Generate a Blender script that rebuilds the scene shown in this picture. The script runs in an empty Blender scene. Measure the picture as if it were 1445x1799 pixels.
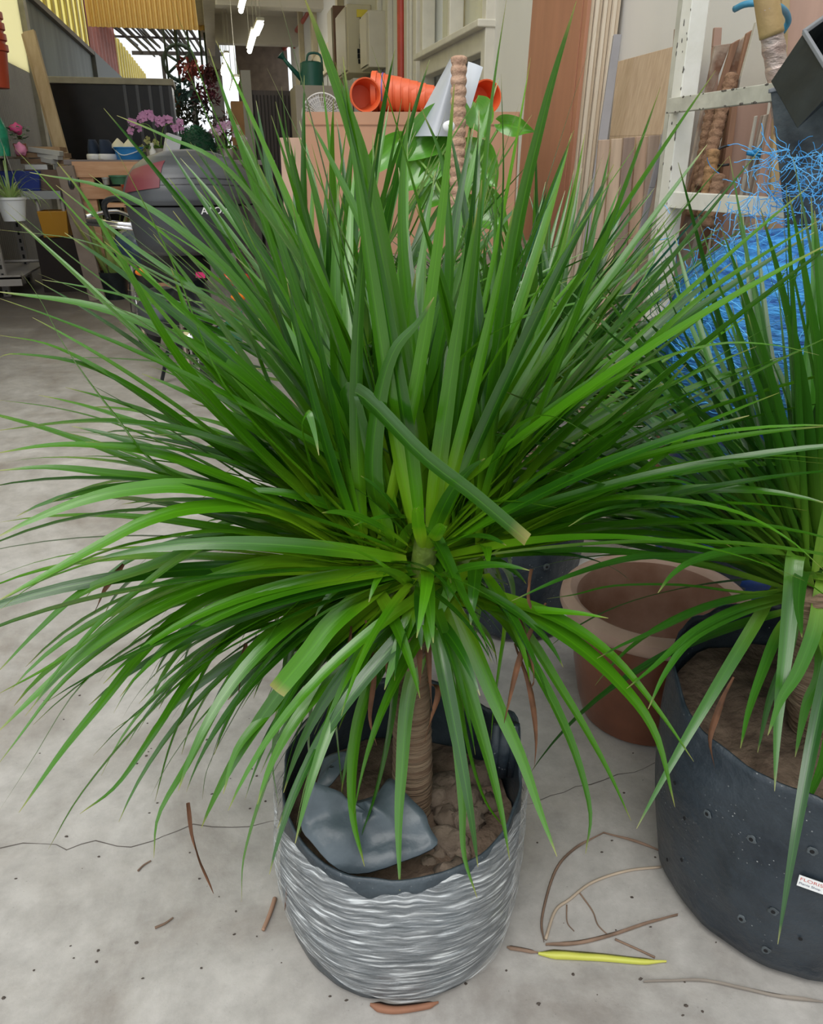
import bpy, math, random
from math import sin, cos, pi, radians, atan2, sqrt
from mathutils import Vector as V, Matrix, noise
rng = random.Random(7)
S = bpy.context.scene
COL = S.collection
# ------------------------------------------------------------------ camera
F_PX = 1380.0; H = 1.3; PITCH = radians(23.8); YAW = radians(12.8)
cd = bpy.data.cameras.new('camera'); cam = bpy.data.objects.new('camera', cd); COL.objects.link(cam)
cam.location = (0, 0, H); cam.rotation_euler = (pi/2-PITCH, 0, -YAW)
cd.sensor_fit = 'VERTICAL'; cd.sensor_height = 36; cd.lens = F_PX/1799*36
cd.clip_end = 300; cd.clip_start = 0.02
S.camera = cam
# ------------------------------------------------------------------ world, lights, exposure
W = bpy.data.worlds.new('sky'); S.world = W; W.use_nodes = True
bg = W.node_tree.nodes['Background']; bg.inputs[0].default_value = (0.93, 0.97, 1.0, 1); bg.inputs[1].default_value = 1.15
sd = bpy.data.lights.new('sun', 'SUN'); sd.energy = 1.7; sd.angle = radians(40); sd.color = (1, .97, .92)
so = bpy.data.objects.new('sun', sd); COL.objects.link(so); so.rotation_euler = (radians(28), radians(-16), 0)
S.view_settings.view_transform = 'Standard'; S.view_settings.look = 'None'
S.view_settings.exposure = 0.0; S.view_settings.gamma = 1; S.view_settings.use_curve_mapping = False
# ------------------------------------------------------------------ measuring helpers (survey of the place from the camera station)
FH = V((sin(YAW), cos(YAW), 0)); RT = V((cos(YAW), -sin(YAW), 0))
FW = FH*cos(PITCH)+V((0, 0, -sin(PITCH))); UP = FH*sin(PITCH)+V((0, 0, cos(PITCH)))
CP = V((0, 0, H))
def ray(x, y): return RT*((x-722.5)/F_PX)+UP*((899.5-y)/F_PX)+FW
def G(x, y, z=0.0): d = ray(x, y); return CP+d*((z-H)/d.z)
def PX(x, y, X): d = ray(x, y); return CP+d*(X/d.x)
def PY(x, y, Y): d = ray(x, y); return CP+d*(Y/d.y)
def PF(x, y, F): d = ray(x, y); return CP+d*(F/d.dot(FH))
# ------------------------------------------------------------------ materials
MATS = {}
def mat(name, col, rough=.6, metal=0., var=0., vscale=6., bump=0., bscale=40., spec=.5, alpha=1., emit=0., stretch=None, trans=0., col2=None):
    if name in MATS: return MATS[name]
    m = bpy.data.materials.new(name); m.use_nodes = True; MATS[name] = m
    nt = m.node_tree; N = nt.nodes; L = nt.links; b = N['Principled BSDF']
    b.inputs['Base Color'].default_value = (*col, 1); b.inputs['Roughness'].default_value = rough
    b.inputs['Metallic'].default_value = metal; b.inputs['Specular IOR Level'].default_value = spec
    b.inputs['Alpha'].default_value = alpha
    if emit: b.inputs['Emission Color'].default_value = (*col, 1); b.inputs['Emission Strength'].default_value = emit
    if trans: b.inputs['Transmission Weight'].default_value = trans
    tc = N.new('ShaderNodeTexCoord'); mp = N.new('ShaderNodeMapping'); L.new(tc.outputs['Object'], mp.inputs[0])
    if stretch: mp.inputs['Scale'].default_value = stretch
    if var or col2:
        n = N.new('ShaderNodeTexNoise'); n.inputs['Scale'].default_value = vscale; n.inputs['Detail'].default_value = 6
        L.new(mp.outputs[0], n.inputs['Vector'])
        r = N.new('ShaderNodeValToRGB'); r.color_ramp.elements[0].position = .32; r.color_ramp.elements[1].position = .68
        c2 = col2 if col2 else tuple(min(1, c*(1+var)) for c in col)
        c1 = col if col2 else tuple(c*(1-var) for c in col)
        r.color_ramp.elements[0].color = (*c1, 1); r.color_ramp.elements[1].color = (*c2, 1)
        L.new(n.outputs[0], r.inputs[0]); L.new(r.outputs[0], b.inputs['Base Color'])
    if bump:
        n = N.new('ShaderNodeTexNoise'); n.inputs['Scale'].default_value = bscale; n.inputs['Detail'].default_value = 5
        L.new(mp.outputs[0], n.inputs['Vector'])
        bp = N.new('ShaderNodeBump'); bp.inputs['Strength'].default_value = bump; bp.inputs['Distance'].default_value = .01
        L.new(n.outputs[0], bp.inputs['Height']); L.new(bp.outputs[0], b.inputs['Normal'])
    return m
def film_sheet(name, col, k=.7):
    m = bpy.data.materials.new(name); m.use_nodes = True; MATS[name] = m; N = m.node_tree.nodes; L = m.node_tree.links; b = N['Principled BSDF']
    b.inputs['Base Color'].default_value = (*col, 1); b.inputs['Roughness'].default_value = .5
    t = N.new('ShaderNodeBsdfTranslucent'); t.inputs[0].default_value = (*col, 1); x = N.new('ShaderNodeMixShader'); x.inputs[0].default_value = k
    L.new(b.outputs[0], x.inputs[1]); L.new(t.outputs[0], x.inputs[2]); L.new(x.outputs[0], N['Material Output'].inputs[0]); return m
def bag_material(name, c1, c2, speck, rough=.4):
    m = bpy.data.materials.new(name); m.use_nodes = True; MATS[name] = m; N = m.node_tree.nodes; L = m.node_tree.links; b = N['Principled BSDF']
    tc = N.new('ShaderNodeTexCoord')
    def nz(s, d=5, r=.6):
        n = N.new('ShaderNodeTexNoise'); n.inputs['Scale'].default_value = s; n.inputs['Detail'].default_value = d; n.inputs['Roughness'].default_value = r; L.new(tc.outputs['Object'], n.inputs['Vector']); return n
    a = nz(7, 8, .65); r = ramp(N, [(.35, c1), (.7, c2)]); L.new(a.outputs[0], r.inputs[0])
    v = N.new('ShaderNodeTexVoronoi'); v.inputs['Scale'].default_value = 95; L.new(tc.outputs['Object'], v.inputs['Vector'])
    r2 = ramp(N, [(.0, (1,)*3), (.10, (.7,)*3), (.14, (0,)*3)]); L.new(v.outputs['Distance'], r2.inputs[0])
    a2 = nz(13, 3); r3 = ramp(N, [(.48, (0,)*3), (.62, (1,)*3)]); L.new(a2.outputs[0], r3.inputs[0])
    mm = N.new('ShaderNodeMath'); mm.operation = 'MULTIPLY'; L.new(r2.outputs[0], mm.inputs[0]); L.new(r3.outputs[0], mm.inputs[1])
    m2 = N.new('ShaderNodeMath'); m2.operation = 'MULTIPLY'; L.new(mm.outputs[0], m2.inputs[0]); m2.inputs[1].default_value = speck
    mx = N.new('ShaderNodeMixRGB'); L.new(m2.outputs[0], mx.inputs[0]); L.new(r.outputs[0], mx.inputs[1]); mx.inputs[2].default_value = (.45, .47, .47, 1); L.new(mx.outputs[0], b.inputs['Base Color'])
    rr = ramp(N, [(.3, (rough-.1,)*3), (.7, (rough+.15,)*3)]); L.new(a.outputs[0], rr.inputs[0]); L.new(rr.outputs[0], b.inputs['Roughness'])
    w = nz(9, 6, .55); bp = N.new('ShaderNodeBump'); bp.inputs['Strength'].default_value = .7; bp.inputs['Distance'].default_value = .02; L.new(w.outputs[0], bp.inputs['Height']); L.new(bp.outputs[0], b.inputs['Normal'])
    return m
def ramp(N, els):
    r = N.new('ShaderNodeValToRGB'); e = r.color_ramp.elements
    e[0].position = els[0][0]; e[0].color = (*els[0][1], 1); e[1].position = els[-1][0]; e[1].color = (*els[-1][1], 1)
    for p, c in els[1:-1]: q = e.new(p); q.color = (*c, 1)
    return r
def leaf_mat(name, base, mid, dark, tip, rough=.33):
    m = bpy.data.materials.new(name); m.use_nodes = True; nt = m.node_tree; N = nt.nodes; L = nt.links
    b = N['Principled BSDF']; out = N['Material Output']
    uv = N.new('ShaderNodeUVMap'); uv.uv_map = 'UVMap'; sp = N.new('ShaderNodeSeparateXYZ'); L.new(uv.outputs[0], sp.inputs[0])
    at = N.new('ShaderNodeAttribute'); at.attribute_name = 'rnd'
    r1 = ramp(N, [(0, base), (.10, base), (.36, mid), (.93, mid), (1, tip)]); L.new(sp.outputs[1], r1.inputs[0])
    r2 = ramp(N, [(0, base), (.06, mid), (.30, dark), (.95, dark), (1, tip)]); L.new(sp.outputs[1], r2.inputs[0])
    mx = N.new('ShaderNodeMixRGB'); L.new(at.outputs['Fac'], mx.inputs[0]); L.new(r1.outputs[0], mx.inputs[1]); L.new(r2.outputs[0], mx.inputs[2])
    # fine parallel veins and a paler midrib
    cb = N.new('ShaderNodeMath'); cb.operation = 'SUBTRACT'; L.new(sp.outputs[0], cb.inputs[0]); cb.inputs[1].default_value = .5
    ab = N.new('ShaderNodeMath'); ab.operation = 'ABSOLUTE'; L.new(cb.outputs[0], ab.inputs[0])
    rr = ramp(N, [(0, (.16,)*3), (.06, (0,)*3), (.46, (0,)*3), (.5, (.14,)*3)]); L.new(ab.outputs[0], rr.inputs[0])
    m2 = N.new('ShaderNodeMixRGB'); L.new(rr.outputs[0], m2.inputs[0]); L.new(mx.outputs[0], m2.inputs[1]); m2.inputs[2].default_value = (*[min(1, c*2.2) for c in mid], 1)
    mp = N.new('ShaderNodeMapping'); mp.inputs['Scale'].default_value = (22, .6, 1); L.new(uv.outputs[0], mp.inputs[0])
    n = N.new('ShaderNodeTexNoise'); n.inputs['Scale'].default_value = 1.; L.new(mp.outputs[0], n.inputs['Vector'])
    m3 = N.new('ShaderNodeMixRGB'); m3.blend_type = 'MULTIPLY'; m3.inputs[0].default_value = .35
    r3 = ramp(N, [(.3, (.68,)*3), (.7, (1.12,)*3)]); L.new(n.outputs[0], r3.inputs[0]); L.new(m2.outputs[0], m3.inputs[1]); L.new(r3.outputs[0], m3.inputs[2])
    L.new(m3.outputs[0], b.inputs['Base Color']); b.inputs['Roughness'].default_value = rough
    b.inputs['Specular IOR Level'].default_value = .75; b.inputs['Coat Weight'].default_value = .25; b.inputs['Coat Roughness'].default_value = .12
    bp = N.new('ShaderNodeBump'); bp.inputs['Strength'].default_value = .18; bp.inputs['Distance'].default_value = .002
    L.new(n.outputs[0], bp.inputs['Height']); L.new(bp.outputs[0], b.inputs['Normal'])
    tr = N.new('ShaderNodeBsdfTranslucent'); hs = N.new('ShaderNodeHueSaturation'); hs.inputs['Value'].default_value = 1.7; hs.inputs['Hue'].default_value = .485
    L.new(m3.outputs[0], hs.inputs['Color']); L.new(hs.outputs[0], tr.inputs[0])
    ms = N.new('ShaderNodeMixShader'); ms.inputs[0].default_value = .22
    L.new(b.outputs[0], ms.inputs[1]); L.new(tr.outputs[0], ms.inputs[2]); L.new(ms.outputs[0], out.inputs[0])
    return m
LEAF = leaf_mat('dracaena_leaf', (.30, .50, .02), (.088, .300, .006), (.018, .095, .005), (.32, .30, .08), .22)
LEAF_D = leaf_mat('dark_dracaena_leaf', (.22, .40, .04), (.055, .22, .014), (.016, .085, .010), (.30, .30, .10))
LEAF_B = leaf_mat('back_dracaena_leaf', (.24, .42, .03), (.075, .25, .012), (.022, .105, .010), (.34, .34, .12), .19)
SNAKE = leaf_mat('variegated_leaf', (.3, .4, .1), (.20, .34, .08), (.45, .50, .18), (.5, .5, .2))
SPIDER = leaf_mat('spider_leaf', (.4, .5, .2), (.15, .30, .06), (.30, .42, .14), (.3, .3, .1))
DRY = mat('dry_leaf', (.12, .05, .022), .8, var=.4, vscale=30)
# ------------------------------------------------------------------ mesh helpers
class MB:
    def __init__(s): s.v = []; s.f = []; s.uv = {}; s.rnd = []; s.has = False
    def add(s, vs, fs, uvs=None, rnd=0.):
        o = len(s.v); s.v += [V(p) for p in vs]; s.rnd += [rnd]*len(vs)
        if uvs:
            s.has = True
            for i, u in enumerate(uvs): s.uv[o+i] = u
        s.f += [tuple(i+o for i in q) for q in fs]; return s
    def box(s, a, b, M=None):
        a = V(a); b = V(b); vs = [V((x, y, z)) for x in (a.x, b.x) for y in (a.y, b.y) for z in (a.z, b.z)]
        if M: vs = [M@p for p in vs]
        return s.add(vs, [(0, 1, 3, 2), (4, 6, 7, 5), (0, 4, 5, 1), (2, 3, 7, 6), (0, 2, 6, 4), (1, 5, 7, 3)])
    def quad_prism(s, q, off):
        """q: 4+ points in order (planar), extruded by off"""
        n = len(q); q = [V(p) for p in q]; off = V(off)
        return s.add(q+[p+off for p in q], [tuple(range(n))[::-1], tuple(range(n, 2*n))]+[(i, (i+1) % n, n+(i+1) % n, n+i) for i in range(n)])
    def _d(s): pass
    def beam(s, a, b, w, t, up=(0, 0, 1)):
        a = V(a); b = V(b); d = (b-a).normalized(); u = V(up)
        if abs(d.dot(u)) > .97: u = V((0, 1, 0))
        r = d.cross(u).normalized(); u = r.cross(d)
        q = [a+r*w/2*i+u*t/2*j for i, j in ((-1, -1), (1, -1), (1, 1), (-1, 1))]
        return s.quad_prism(q, b-a)
    def tube(s, pts, r, n=8, caps=True, uvlen=None):
        pts = [V(p) for p in pts]; m = len(pts); rs = r if isinstance(r, (list, tuple)) else [r]*m
        vs = []; fs = []; ref = V((0, 0, 1))
        t0 = (pts[1]-pts[0]).normalized()
        if abs(t0.dot(ref)) > .9: ref = V((1, 0, 0))
        for i, p in enumerate(pts):
            t = (pts[min(i+1, m-1)]-pts[max(i-1, 0)]).normalized()
            x = (ref-t*ref.dot(t)).normalized(); y = t.cross(x); ref = x
            for k in range(n): a = 2*pi*k/n; vs.append(p+(x*cos(a)+y*sin(a))*rs[i])
        for i in range(m-1):
            for k in range(n): fs.append((i*n+k, i*n+(k+1) % n, (i+1)*n+(k+1) % n, (i+1)*n+k))
        if caps: fs.append(tuple(range(n))[::-1]); fs.append(tuple(range((m-1)*n, m*n)))
        return s.add(vs, fs)
    def lathe(s, prof, c=(0, 0, 0), n=32, fn=None, M=None):
        """prof (r,z) list, closed rings; fn(r,z,a)->(r,z)"""
        c = V(c); vs = []; fs = []; m = len(prof)
        for (r, z) in prof:
            for k in range(n):
                a = 2*pi*k/n; rr, zz = fn(r, z, a) if fn else (r, z)
                p = V((rr*cos(a), rr*sin(a), zz)); vs.append((M@p if M else p)+c)
        for i in range(m-1):
            for k in range(n): fs.append((i*n+k, i*n+(k+1) % n, (i+1)*n+(k+1) % n, (i+1)*n+k))
        if 1e-5 < prof[0][0] < .02: fs.append(tuple(range(n))[::-1])
        if 1e-5 < prof[-1][0] < .02: fs.append(tuple(range((m-1)*n, m*n)))
        return s.add(vs, fs)
    def blob(s, c, r, n=10, amp=.15, seed=0, sc=(1, 1, 1)):
        c = V(c); vs = []; fs = []; h = n//2+2
        for i in range(h):
            for k in range(n):
                t = pi*i/(h-1); a = 2*pi*k/n; d = V((sin(t)*cos(a), sin(t)*sin(a), cos(t)))
                q = 1+amp*noise.noise(d*1.7+V((seed*3.1, 0, 0)))*2
                vs.append(c+V((d.x*sc[0], d.y*sc[1], d.z*sc[2]))*r*q)
        for i in range(h-1):
            for k in range(n): fs.append((i*n+k, i*n+(k+1) % n, (i+1)*n+(k+1) % n, (i+1)*n+k))
        return s.add(vs, fs)
    def build(s, name, m, parent=None, smooth=None, bevel=0., kind=None, label=None, world=True):
        me = bpy.data.meshes.new(name)
        root = parent
        while root is not None and root.parent is not None: root = root.parent
        if root is not None and world:
            M = (Matrix.Translation(root.location)@root.rotation_euler.to_matrix().to_4x4()).inverted()
            vs = [M@p for p in s.v]
        else: vs = s.v
        me.from_pydata([tuple(p) for p in vs], [], s.f); me.materials.append(m)
        if s.has:
            ul = me.uv_layers.new(name='UVMap')
            for lp in me.loops: ul.data[lp.index].uv = s.uv.get(lp.vertex_index, (0, 0))
            a = me.attributes.new('rnd', 'FLOAT', 'POINT'); a.data.foreach_set('value', s.rnd)
        if smooth or smooth is None:
            me.polygons.foreach_set('use_smooth', [True]*len(me.polygons))
        me.update()
        o = bpy.data.objects.new(name, me); COL.objects.link(o); o.parent = parent
        if smooth is None:
            md = o.modifiers.new('split', 'EDGE_SPLIT'); md.split_angle = radians(35)
        if bevel:
            md = o.modifiers.new('bevel', 'BEVEL'); md.width = bevel; md.segments = 2; md.limit_method = 'ANGLE'
            o.modifiers.move(len(o.modifiers)-1, 0)
        if kind: o['kind'] = kind
        if label: o['label'] = label
        return o
def thing(name, label, cat, loc=(0, 0, 0), rz=0., group=None):
    o = bpy.data.objects.new(name, None); o.empty_display_size = .1; COL.objects.link(o); o.location = loc; o.rotation_euler = (0, 0, rz)
    o['label'] = label; o['category'] = cat
    if group: o['group'] = group
    return o
def tag(o, label, cat, group=None, kind=None):
    o['label'] = label; o['category'] = cat
    if group: o['group'] = group
    if kind: o['kind'] = kind
    return o
def single(name, mb, m, label, cat, group=None, kind=None, loc=None, **k):
    """a thing that is one mesh, its origin at its base"""
    if loc is None:
        n = len(mb.v); loc = V((sum(p.x for p in mb.v)/n, sum(p.y for p in mb.v)/n, min(p.z for p in mb.v)))
    loc = V(loc); mb.v = [p-loc for p in mb.v]
    o = mb.build(name, m, None, **k); o.location = loc
    return tag(o, label, cat, group, kind)
def struct(name, mb, m, parent=None, **k):
    o = mb.build(name, m, parent, **k)
    if parent is None: o['kind'] = 'structure'
    return o
def dup(root, loc, rz, label=None, group=None):
    r = root.copy(); COL.objects.link(r); r.location = loc; r.rotation_euler = (0, 0, rz)
    if label: r['label'] = label
    if group: r['group'] = group
    for ch in list(root.children):
        c = ch.copy(); COL.objects.link(c); c.parent = r
        for g in list(ch.children):
            d = g.copy(); COL.objects.link(d); d.parent = c
    return r
def text_part(txt, name, size, M, m, parent=None, depth=.001, label=None, sx=1.):
    cu = bpy.data.curves.new('t', 'FONT'); cu.body = txt; cu.size = size; cu.extrude = depth; cu.align_x = 'LEFT'
    ob = bpy.data.objects.new('t', cu); COL.objects.link(ob); dg = bpy.context.evaluated_depsgraph_get(); dg.update()
    me = bpy.data.meshes.new_from_object(ob.evaluated_get(dg)); bpy.data.objects.remove(ob)
    mb = MB(); mb.add([M@V((v.co.x*sx, v.co.y, v.co.z)) for v in me.vertices], [tuple(p.vertices) for p in me.polygons])
    return mb.build(name, m, parent, smooth=False, label=label)
def frame_mat(o, x, y):
    x = V(x).normalized(); y = V(y); y = (y-x*y.dot(x)).normalized(); z = x.cross(y)
    M = Matrix((x, y, z)).transposed().to_4x4(); M.translation = V(o); return M
def catmull(P, n):
    P = [P[0]*2-P[1]]+list(P)+[P[-1]*2-P[-2]]; segs = len(P)-3; out = []
    for i in range(n+1):
        t = i/n*segs; k = min(int(t), segs-1); u = t-k; a, b, c, d = P[k:k+4]
        out.append(.5*((2*b)+(c-a)*u+(2*a-5*b+4*c-d)*u*u+(3*b-a-3*c+d)*u*u*u))
    return out
# ------------------------------------------------------------------ strap leaves
def leaf(mb, pts, w, rnd, roll=0., fold=.28, axis=None, blunt=False, wpos=.2, twist=0.):
    """a strap leaf with a keel along pts; axis: a point on the plant's axis, the upper side faces it"""
    n = len(pts); vs = []; uv = []; fs = []
    Lc = [0.]
    for i in range(1, n): Lc.append(Lc[-1]+(pts[i]-pts[i-1]).length)
    T = Lc[-1]
    prev = None
    for i, p in enumerate(pts):
        s = Lc[i]/T
        t = (pts[min(i+1, n-1)]-pts[max(i-1, 0)]).normalized()
        if prev is None:
            ref = V((0, 0, 1)) if axis is None else V((axis.x-pts[n//2].x, axis.y-pts[n//2].y, 0)).normalized()*.9+V((0, 0, 1))
        else: ref = prev
        nn = (ref-t*ref.dot(t)).normalized(); prev = nn
        a = roll+twist*s
        bt = t.cross(nn); N2 = nn*cos(a)+bt*sin(a); B2 = t.cross(N2)
        if s < wpos: ww = .62+.38*sin(s/wpos*pi/2)
        else:
            q = (s-wpos)/(1-wpos); ww = (1-q**1.7)**.9 if not blunt else 1-.25*q
        hw = w/2*ww+.0004
        k = fold*(1-.6*s)+.05
        dn = N2*(-hw*k)
        vs += [p-B2*hw-dn, p-B2*hw*.5-dn*.42, p, p+B2*hw*.5-dn*.42, p+B2*hw-dn]
        uv += [(0, s), (.25, s), (.5, s), (.75, s), (1, s)]
        if i:
            o = (i-1)*5
            for j in range(4): fs.append((o+j, o+j+1, o+j+6, o+j+5))
    mb.add(vs, fs, uv, rnd)
def proj(p):
    d = p-CP; z = d.dot(FW); return (722.5+F_PX*d.dot(RT)/z, 899.5-F_PX*d.dot(UP)/z)
def grow(p0, az, el, L, droop, n=14, wob=0., az_curl=0.):
    d = V((cos(az)*cos(el), sin(az)*cos(el), sin(el))); pts = [p0.copy()]; p = p0.copy()
    side = V((-sin(az), cos(az), 0))
    for i in range(n):
        s = (i+1)/n
        d = (d+V((0, 0, -droop*s*2.2/n))+side*(az_curl/n)).normalized(); p = p+d*(L/n); pts.append(p.copy())
    return pts
# ================================================================== THE SETTING
def floor_material():
    m = bpy.data.materials.new('concrete_floor'); m.use_nodes = True; nt = m.node_tree; N = nt.nodes; L = nt.links; b = N['Principled BSDF']
    tc = N.new('ShaderNodeTexCoord')
    def nz(sc, det=8, rough=.6, dist=0.):
        n = N.new('ShaderNodeTexNoise'); n.inputs['Scale'].default_value = sc; n.inputs['Detail'].default_value = det
        n.inputs['Roughness'].default_value = rough; n.inputs['Distortion'].default_value = dist; L.new(tc.outputs['Object'], n.inputs['Vector']); return n
    a = nz(2.2, 10, .65, .6); r = ramp(N, [(.30, (.265, .235, .21)), (.5, (.405, .385, .36)), (.68, (.52, .50, .475))]); L.new(a.outputs[0], r.inputs[0])
    c = nz(14, 8, .7); r2 = ramp(N, [(.32, (.78,)*3), (.62, (1.08,)*3)]); L.new(c.outputs[0], r2.inputs[0])
    m1 = N.new('ShaderNodeMixRGB'); m1.blend_type = 'MULTIPLY'; m1.inputs[0].default_value = .8; L.new(r.outputs[0], m1.inputs[1]); L.new(r2.outputs[0], m1.inputs[2])
    d = nz(120, 4, .7); r3 = ramp(N, [(.27, (.45,)*3), (.36, (1,)*3)]); L.new(d.outputs[0], r3.inputs[0])
    m2 = N.new('ShaderNodeMixRGB'); m2.blend_type = 'MULTIPLY'; m2.inputs[0].default_value = .6; L.new(m1.outputs[0], m2.inputs[1]); L.new(r3.outputs[0], m2.inputs[2])
    e = nz(.9, 4, .5); r4 = ramp(N, [(.55, (1,)*3), (.75, (1.0, .86, .74))]); L.new(e.outputs[0], r4.inputs[0])
    m3 = N.new('ShaderNodeMixRGB'); m3.blend_type = 'MULTIPLY'; m3.inputs[0].default_value = .7; L.new(m2.outputs[0], m3.inputs[1]); L.new(r4.outputs[0], m3.inputs[2])
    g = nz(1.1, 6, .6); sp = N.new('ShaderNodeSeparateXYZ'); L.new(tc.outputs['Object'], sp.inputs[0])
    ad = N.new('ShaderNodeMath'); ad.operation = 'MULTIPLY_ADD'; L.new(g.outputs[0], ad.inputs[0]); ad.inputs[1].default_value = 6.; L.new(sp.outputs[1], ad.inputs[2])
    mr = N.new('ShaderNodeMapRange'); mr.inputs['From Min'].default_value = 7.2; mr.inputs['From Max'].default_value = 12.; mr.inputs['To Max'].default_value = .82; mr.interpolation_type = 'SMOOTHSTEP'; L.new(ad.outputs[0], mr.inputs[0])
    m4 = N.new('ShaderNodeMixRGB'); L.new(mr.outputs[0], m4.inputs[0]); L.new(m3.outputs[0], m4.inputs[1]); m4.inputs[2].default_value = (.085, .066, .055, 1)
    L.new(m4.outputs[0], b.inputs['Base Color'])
    rr = ramp(N, [(.3, (.42,)*3), (.7, (.62,)*3)]); L.new(a.outputs[0], rr.inputs[0]); L.new(rr.outputs[0], b.inputs['Roughness'])
    bp = N.new('ShaderNodeBump'); bp.inputs['Strength'].default_value = .4; bp.inputs['Distance'].default_value = .004; L.new(c.outputs[0], bp.inputs['Height']); L.new(bp.outputs[0], b.inputs['Normal'])
    return m
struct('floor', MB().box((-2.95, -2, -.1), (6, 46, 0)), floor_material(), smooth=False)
# hairline cracks in the concrete
def crack(pts, w, nm, seed):
    r = random.Random(seed); mb = MB(); P = []
    for i in range(len(pts)-1):
        a = V(pts[i]); b = V(pts[i+1]); k = max(2, int((b-a).length/.03))
        for j in range(k): q = a.lerp(b, j/k); P.append(q+V((r.uniform(-1, 1), r.uniform(-1, 1), 0))*.006)
    P.append(V(pts[-1])); vs = []
    for i, p in enumerate(P):
        t = (P[min(i+1, len(P)-1)]-P[max(i-1, 0)]).normalized(); s = V((-t.y, t.x, 0))*w*r.uniform(.4, 1.3)
        vs += [p+s+V((0, 0, .0006)), p-s+V((0, 0, .0006))]
    mb.add(vs, [(2*i, 2*i+1, 2*i+3, 2*i+2) for i in range(len(P)-1)])
    struct(nm, mb, mat('crack', (.10, .085, .075), .9), smooth=False)
crack([G(x, y) for x, y in ((-60, 1500), (0, 1490), (75, 1478), (115, 1490), (170, 1480), (235, 1488), (290, 1468), (340, 1448), (410, 1453), (500, 1440))], .0011, 'trim_1', 1)
crack([G(x, y) for x, y in ((905, 1418), (965, 1400), (1010, 1383), (1060, 1370), (1110, 1358), (1150, 1340))], .0011, 'trim_2', 2)
# ---- right wall with the building's offices (plane x = 2)
XR = 2.0
cream = mat('cream_wall', (.62, .59, .53), .8, var=.06, vscale=1.5, bump=.05, bscale=60)
wallm = mat('grey_white_wall', (.66, .645, .61), .85, var=.05, vscale=1.2, stretch=(1, 1, .4), bump=.06, bscale=50)
trimm = mat('off_white_trim', (.60, .57, .49), .6, var=.06, vscale=8)
def wallbox(x0, y0, z0, x1, y1, z1): return MB().box((x0, y0, z0), (x1, y1, z1))
wy0, wy1 = 6.15, 8.15          # window opening
m = MB(); m.box((XR, -1.9, 0), (XR+.2, wy0, 5)); m.box((XR, wy0, 0), (XR+.2, wy1, .9)); m.box((XR, wy0, 3.1), (XR+.2, wy1, 5)); m.box((XR, wy1, 0), (XR+.2, 22, 5.2))
struct('wall_right', m, wallm, smooth=False)
w = bpy.data.objects.new('window_1', None); COL.objects.link(w); w.location = (XR, (wy0+wy1)/2, .9); w['kind'] = 'structure'
fr = MB(); x0 = XR-.07; x1 = XR+.05
for z0, z1 in ((.9, 1.0), (2.05, 2.2), (2.98, 3.1)): fr.box((x0+.004, wy0+.004, z0), (x1-.004, wy1-.004, z1))
for y0 in (wy0, (wy0+wy1)/2-.03, wy1-.1): fr.box((x0, y0, .9), (x1, y0+(.06 if wy0 < y0 < wy1-.2 else .1), 3.1))
fr.box((x0-.06, wy0-.01, 2.19), (x1, wy1+.01, 2.24)); fr.box((x0-.05, wy0-.05, .86), (x1, wy1+.05, .92))
fr.build('window_frame', trimm, w, smooth=False, bevel=.008)
MB().box((XR+.06, wy0, 1), (XR+.07, wy1, 3.0)).build('pane', mat('window_glass', (.75, .8, .8), .08, alpha=.35), w, smooth=False)
cur = MB(); cv = []; cf = []
for i in range(81):
    y = wy0+.03+i*(wy1-wy0-.06)/80; x = XR+.13+.025*sin(i*.9)
    cv += [(x, y, 2.2), (x, y, 3.02)]
    if i: cf.append((2*i-2, 2*i, 2*i+1, 2*i-1))
cur.add(cv, cf)
cur.build('curtain', mat('yellow_curtain', (.85, .72, .30), .8, trans=0), w, smooth=True)
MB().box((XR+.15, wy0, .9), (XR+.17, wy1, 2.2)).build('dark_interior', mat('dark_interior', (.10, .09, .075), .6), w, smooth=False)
# closet and door frames further along the wall
t = MB()
for y in (8.35, 8.75, 9.7, 10.3): t.box((XR-.06, y, 0), (XR, y+.14, 4.4))
struct('trim_3', t, trimm, smooth=False, bevel=.01)
t = MB(); t.box((XR-.10, 13.2, 0), (XR, 13.4, 4.6)); t.box((XR-.10, 16.5, 0), (XR, 16.75, 4.6)); t.box((XR-.10, 13.2, 2.7), (XR, 20, 3.1)); t.box((XR-.1, 18.8, 0), (XR, 19, 4.6))
struct('trim_4', t, mat('cream_frame', (.62, .54, .36), .6, var=.08), smooth=False, bevel=.01)
d = MB().box((XR-.05, 13.4, 0), (XR-.01, 16.5, 2.7)); d.box((XR-.065, 14.9, 0), (XR-.05, 14.98, 2.7))
struct('door_1', d, mat('grey_door', (.46, .45, .42), .5, var=.05), smooth=False)
# ---- office block slab over the right of the lane, with its beams and edge
soff = mat('cream_soffit', (.60, .56, .47), .8, var=.06, vscale=2)
struct('ceiling', MB().box((.1, 9, 4.25), (2.2, 24, 4.6)), soff, smooth=False)
m = MB().box((.02, 9, 3.85), (.22, 24, 4.9)); m.box((-.12, 8.9, 4.3), (.1, 24, 5.6))
struct('trim_5', m, mat('beam_cream', (.66, .60, .47), .75, var=.05), smooth=False)
m = MB()
for y in (11.2, 15.5, 20): m.box((.22, y, 3.72), (2, y+.35, 4.25))
struct('trim_6', m, soff, smooth=False)
m = MB().box((.02, 23.6, 0), (.35, 24, 4.3)); struct('trim_7', m, mat('column_grey', (.42, .42, .43), .8, var=.05), smooth=False)
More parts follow.
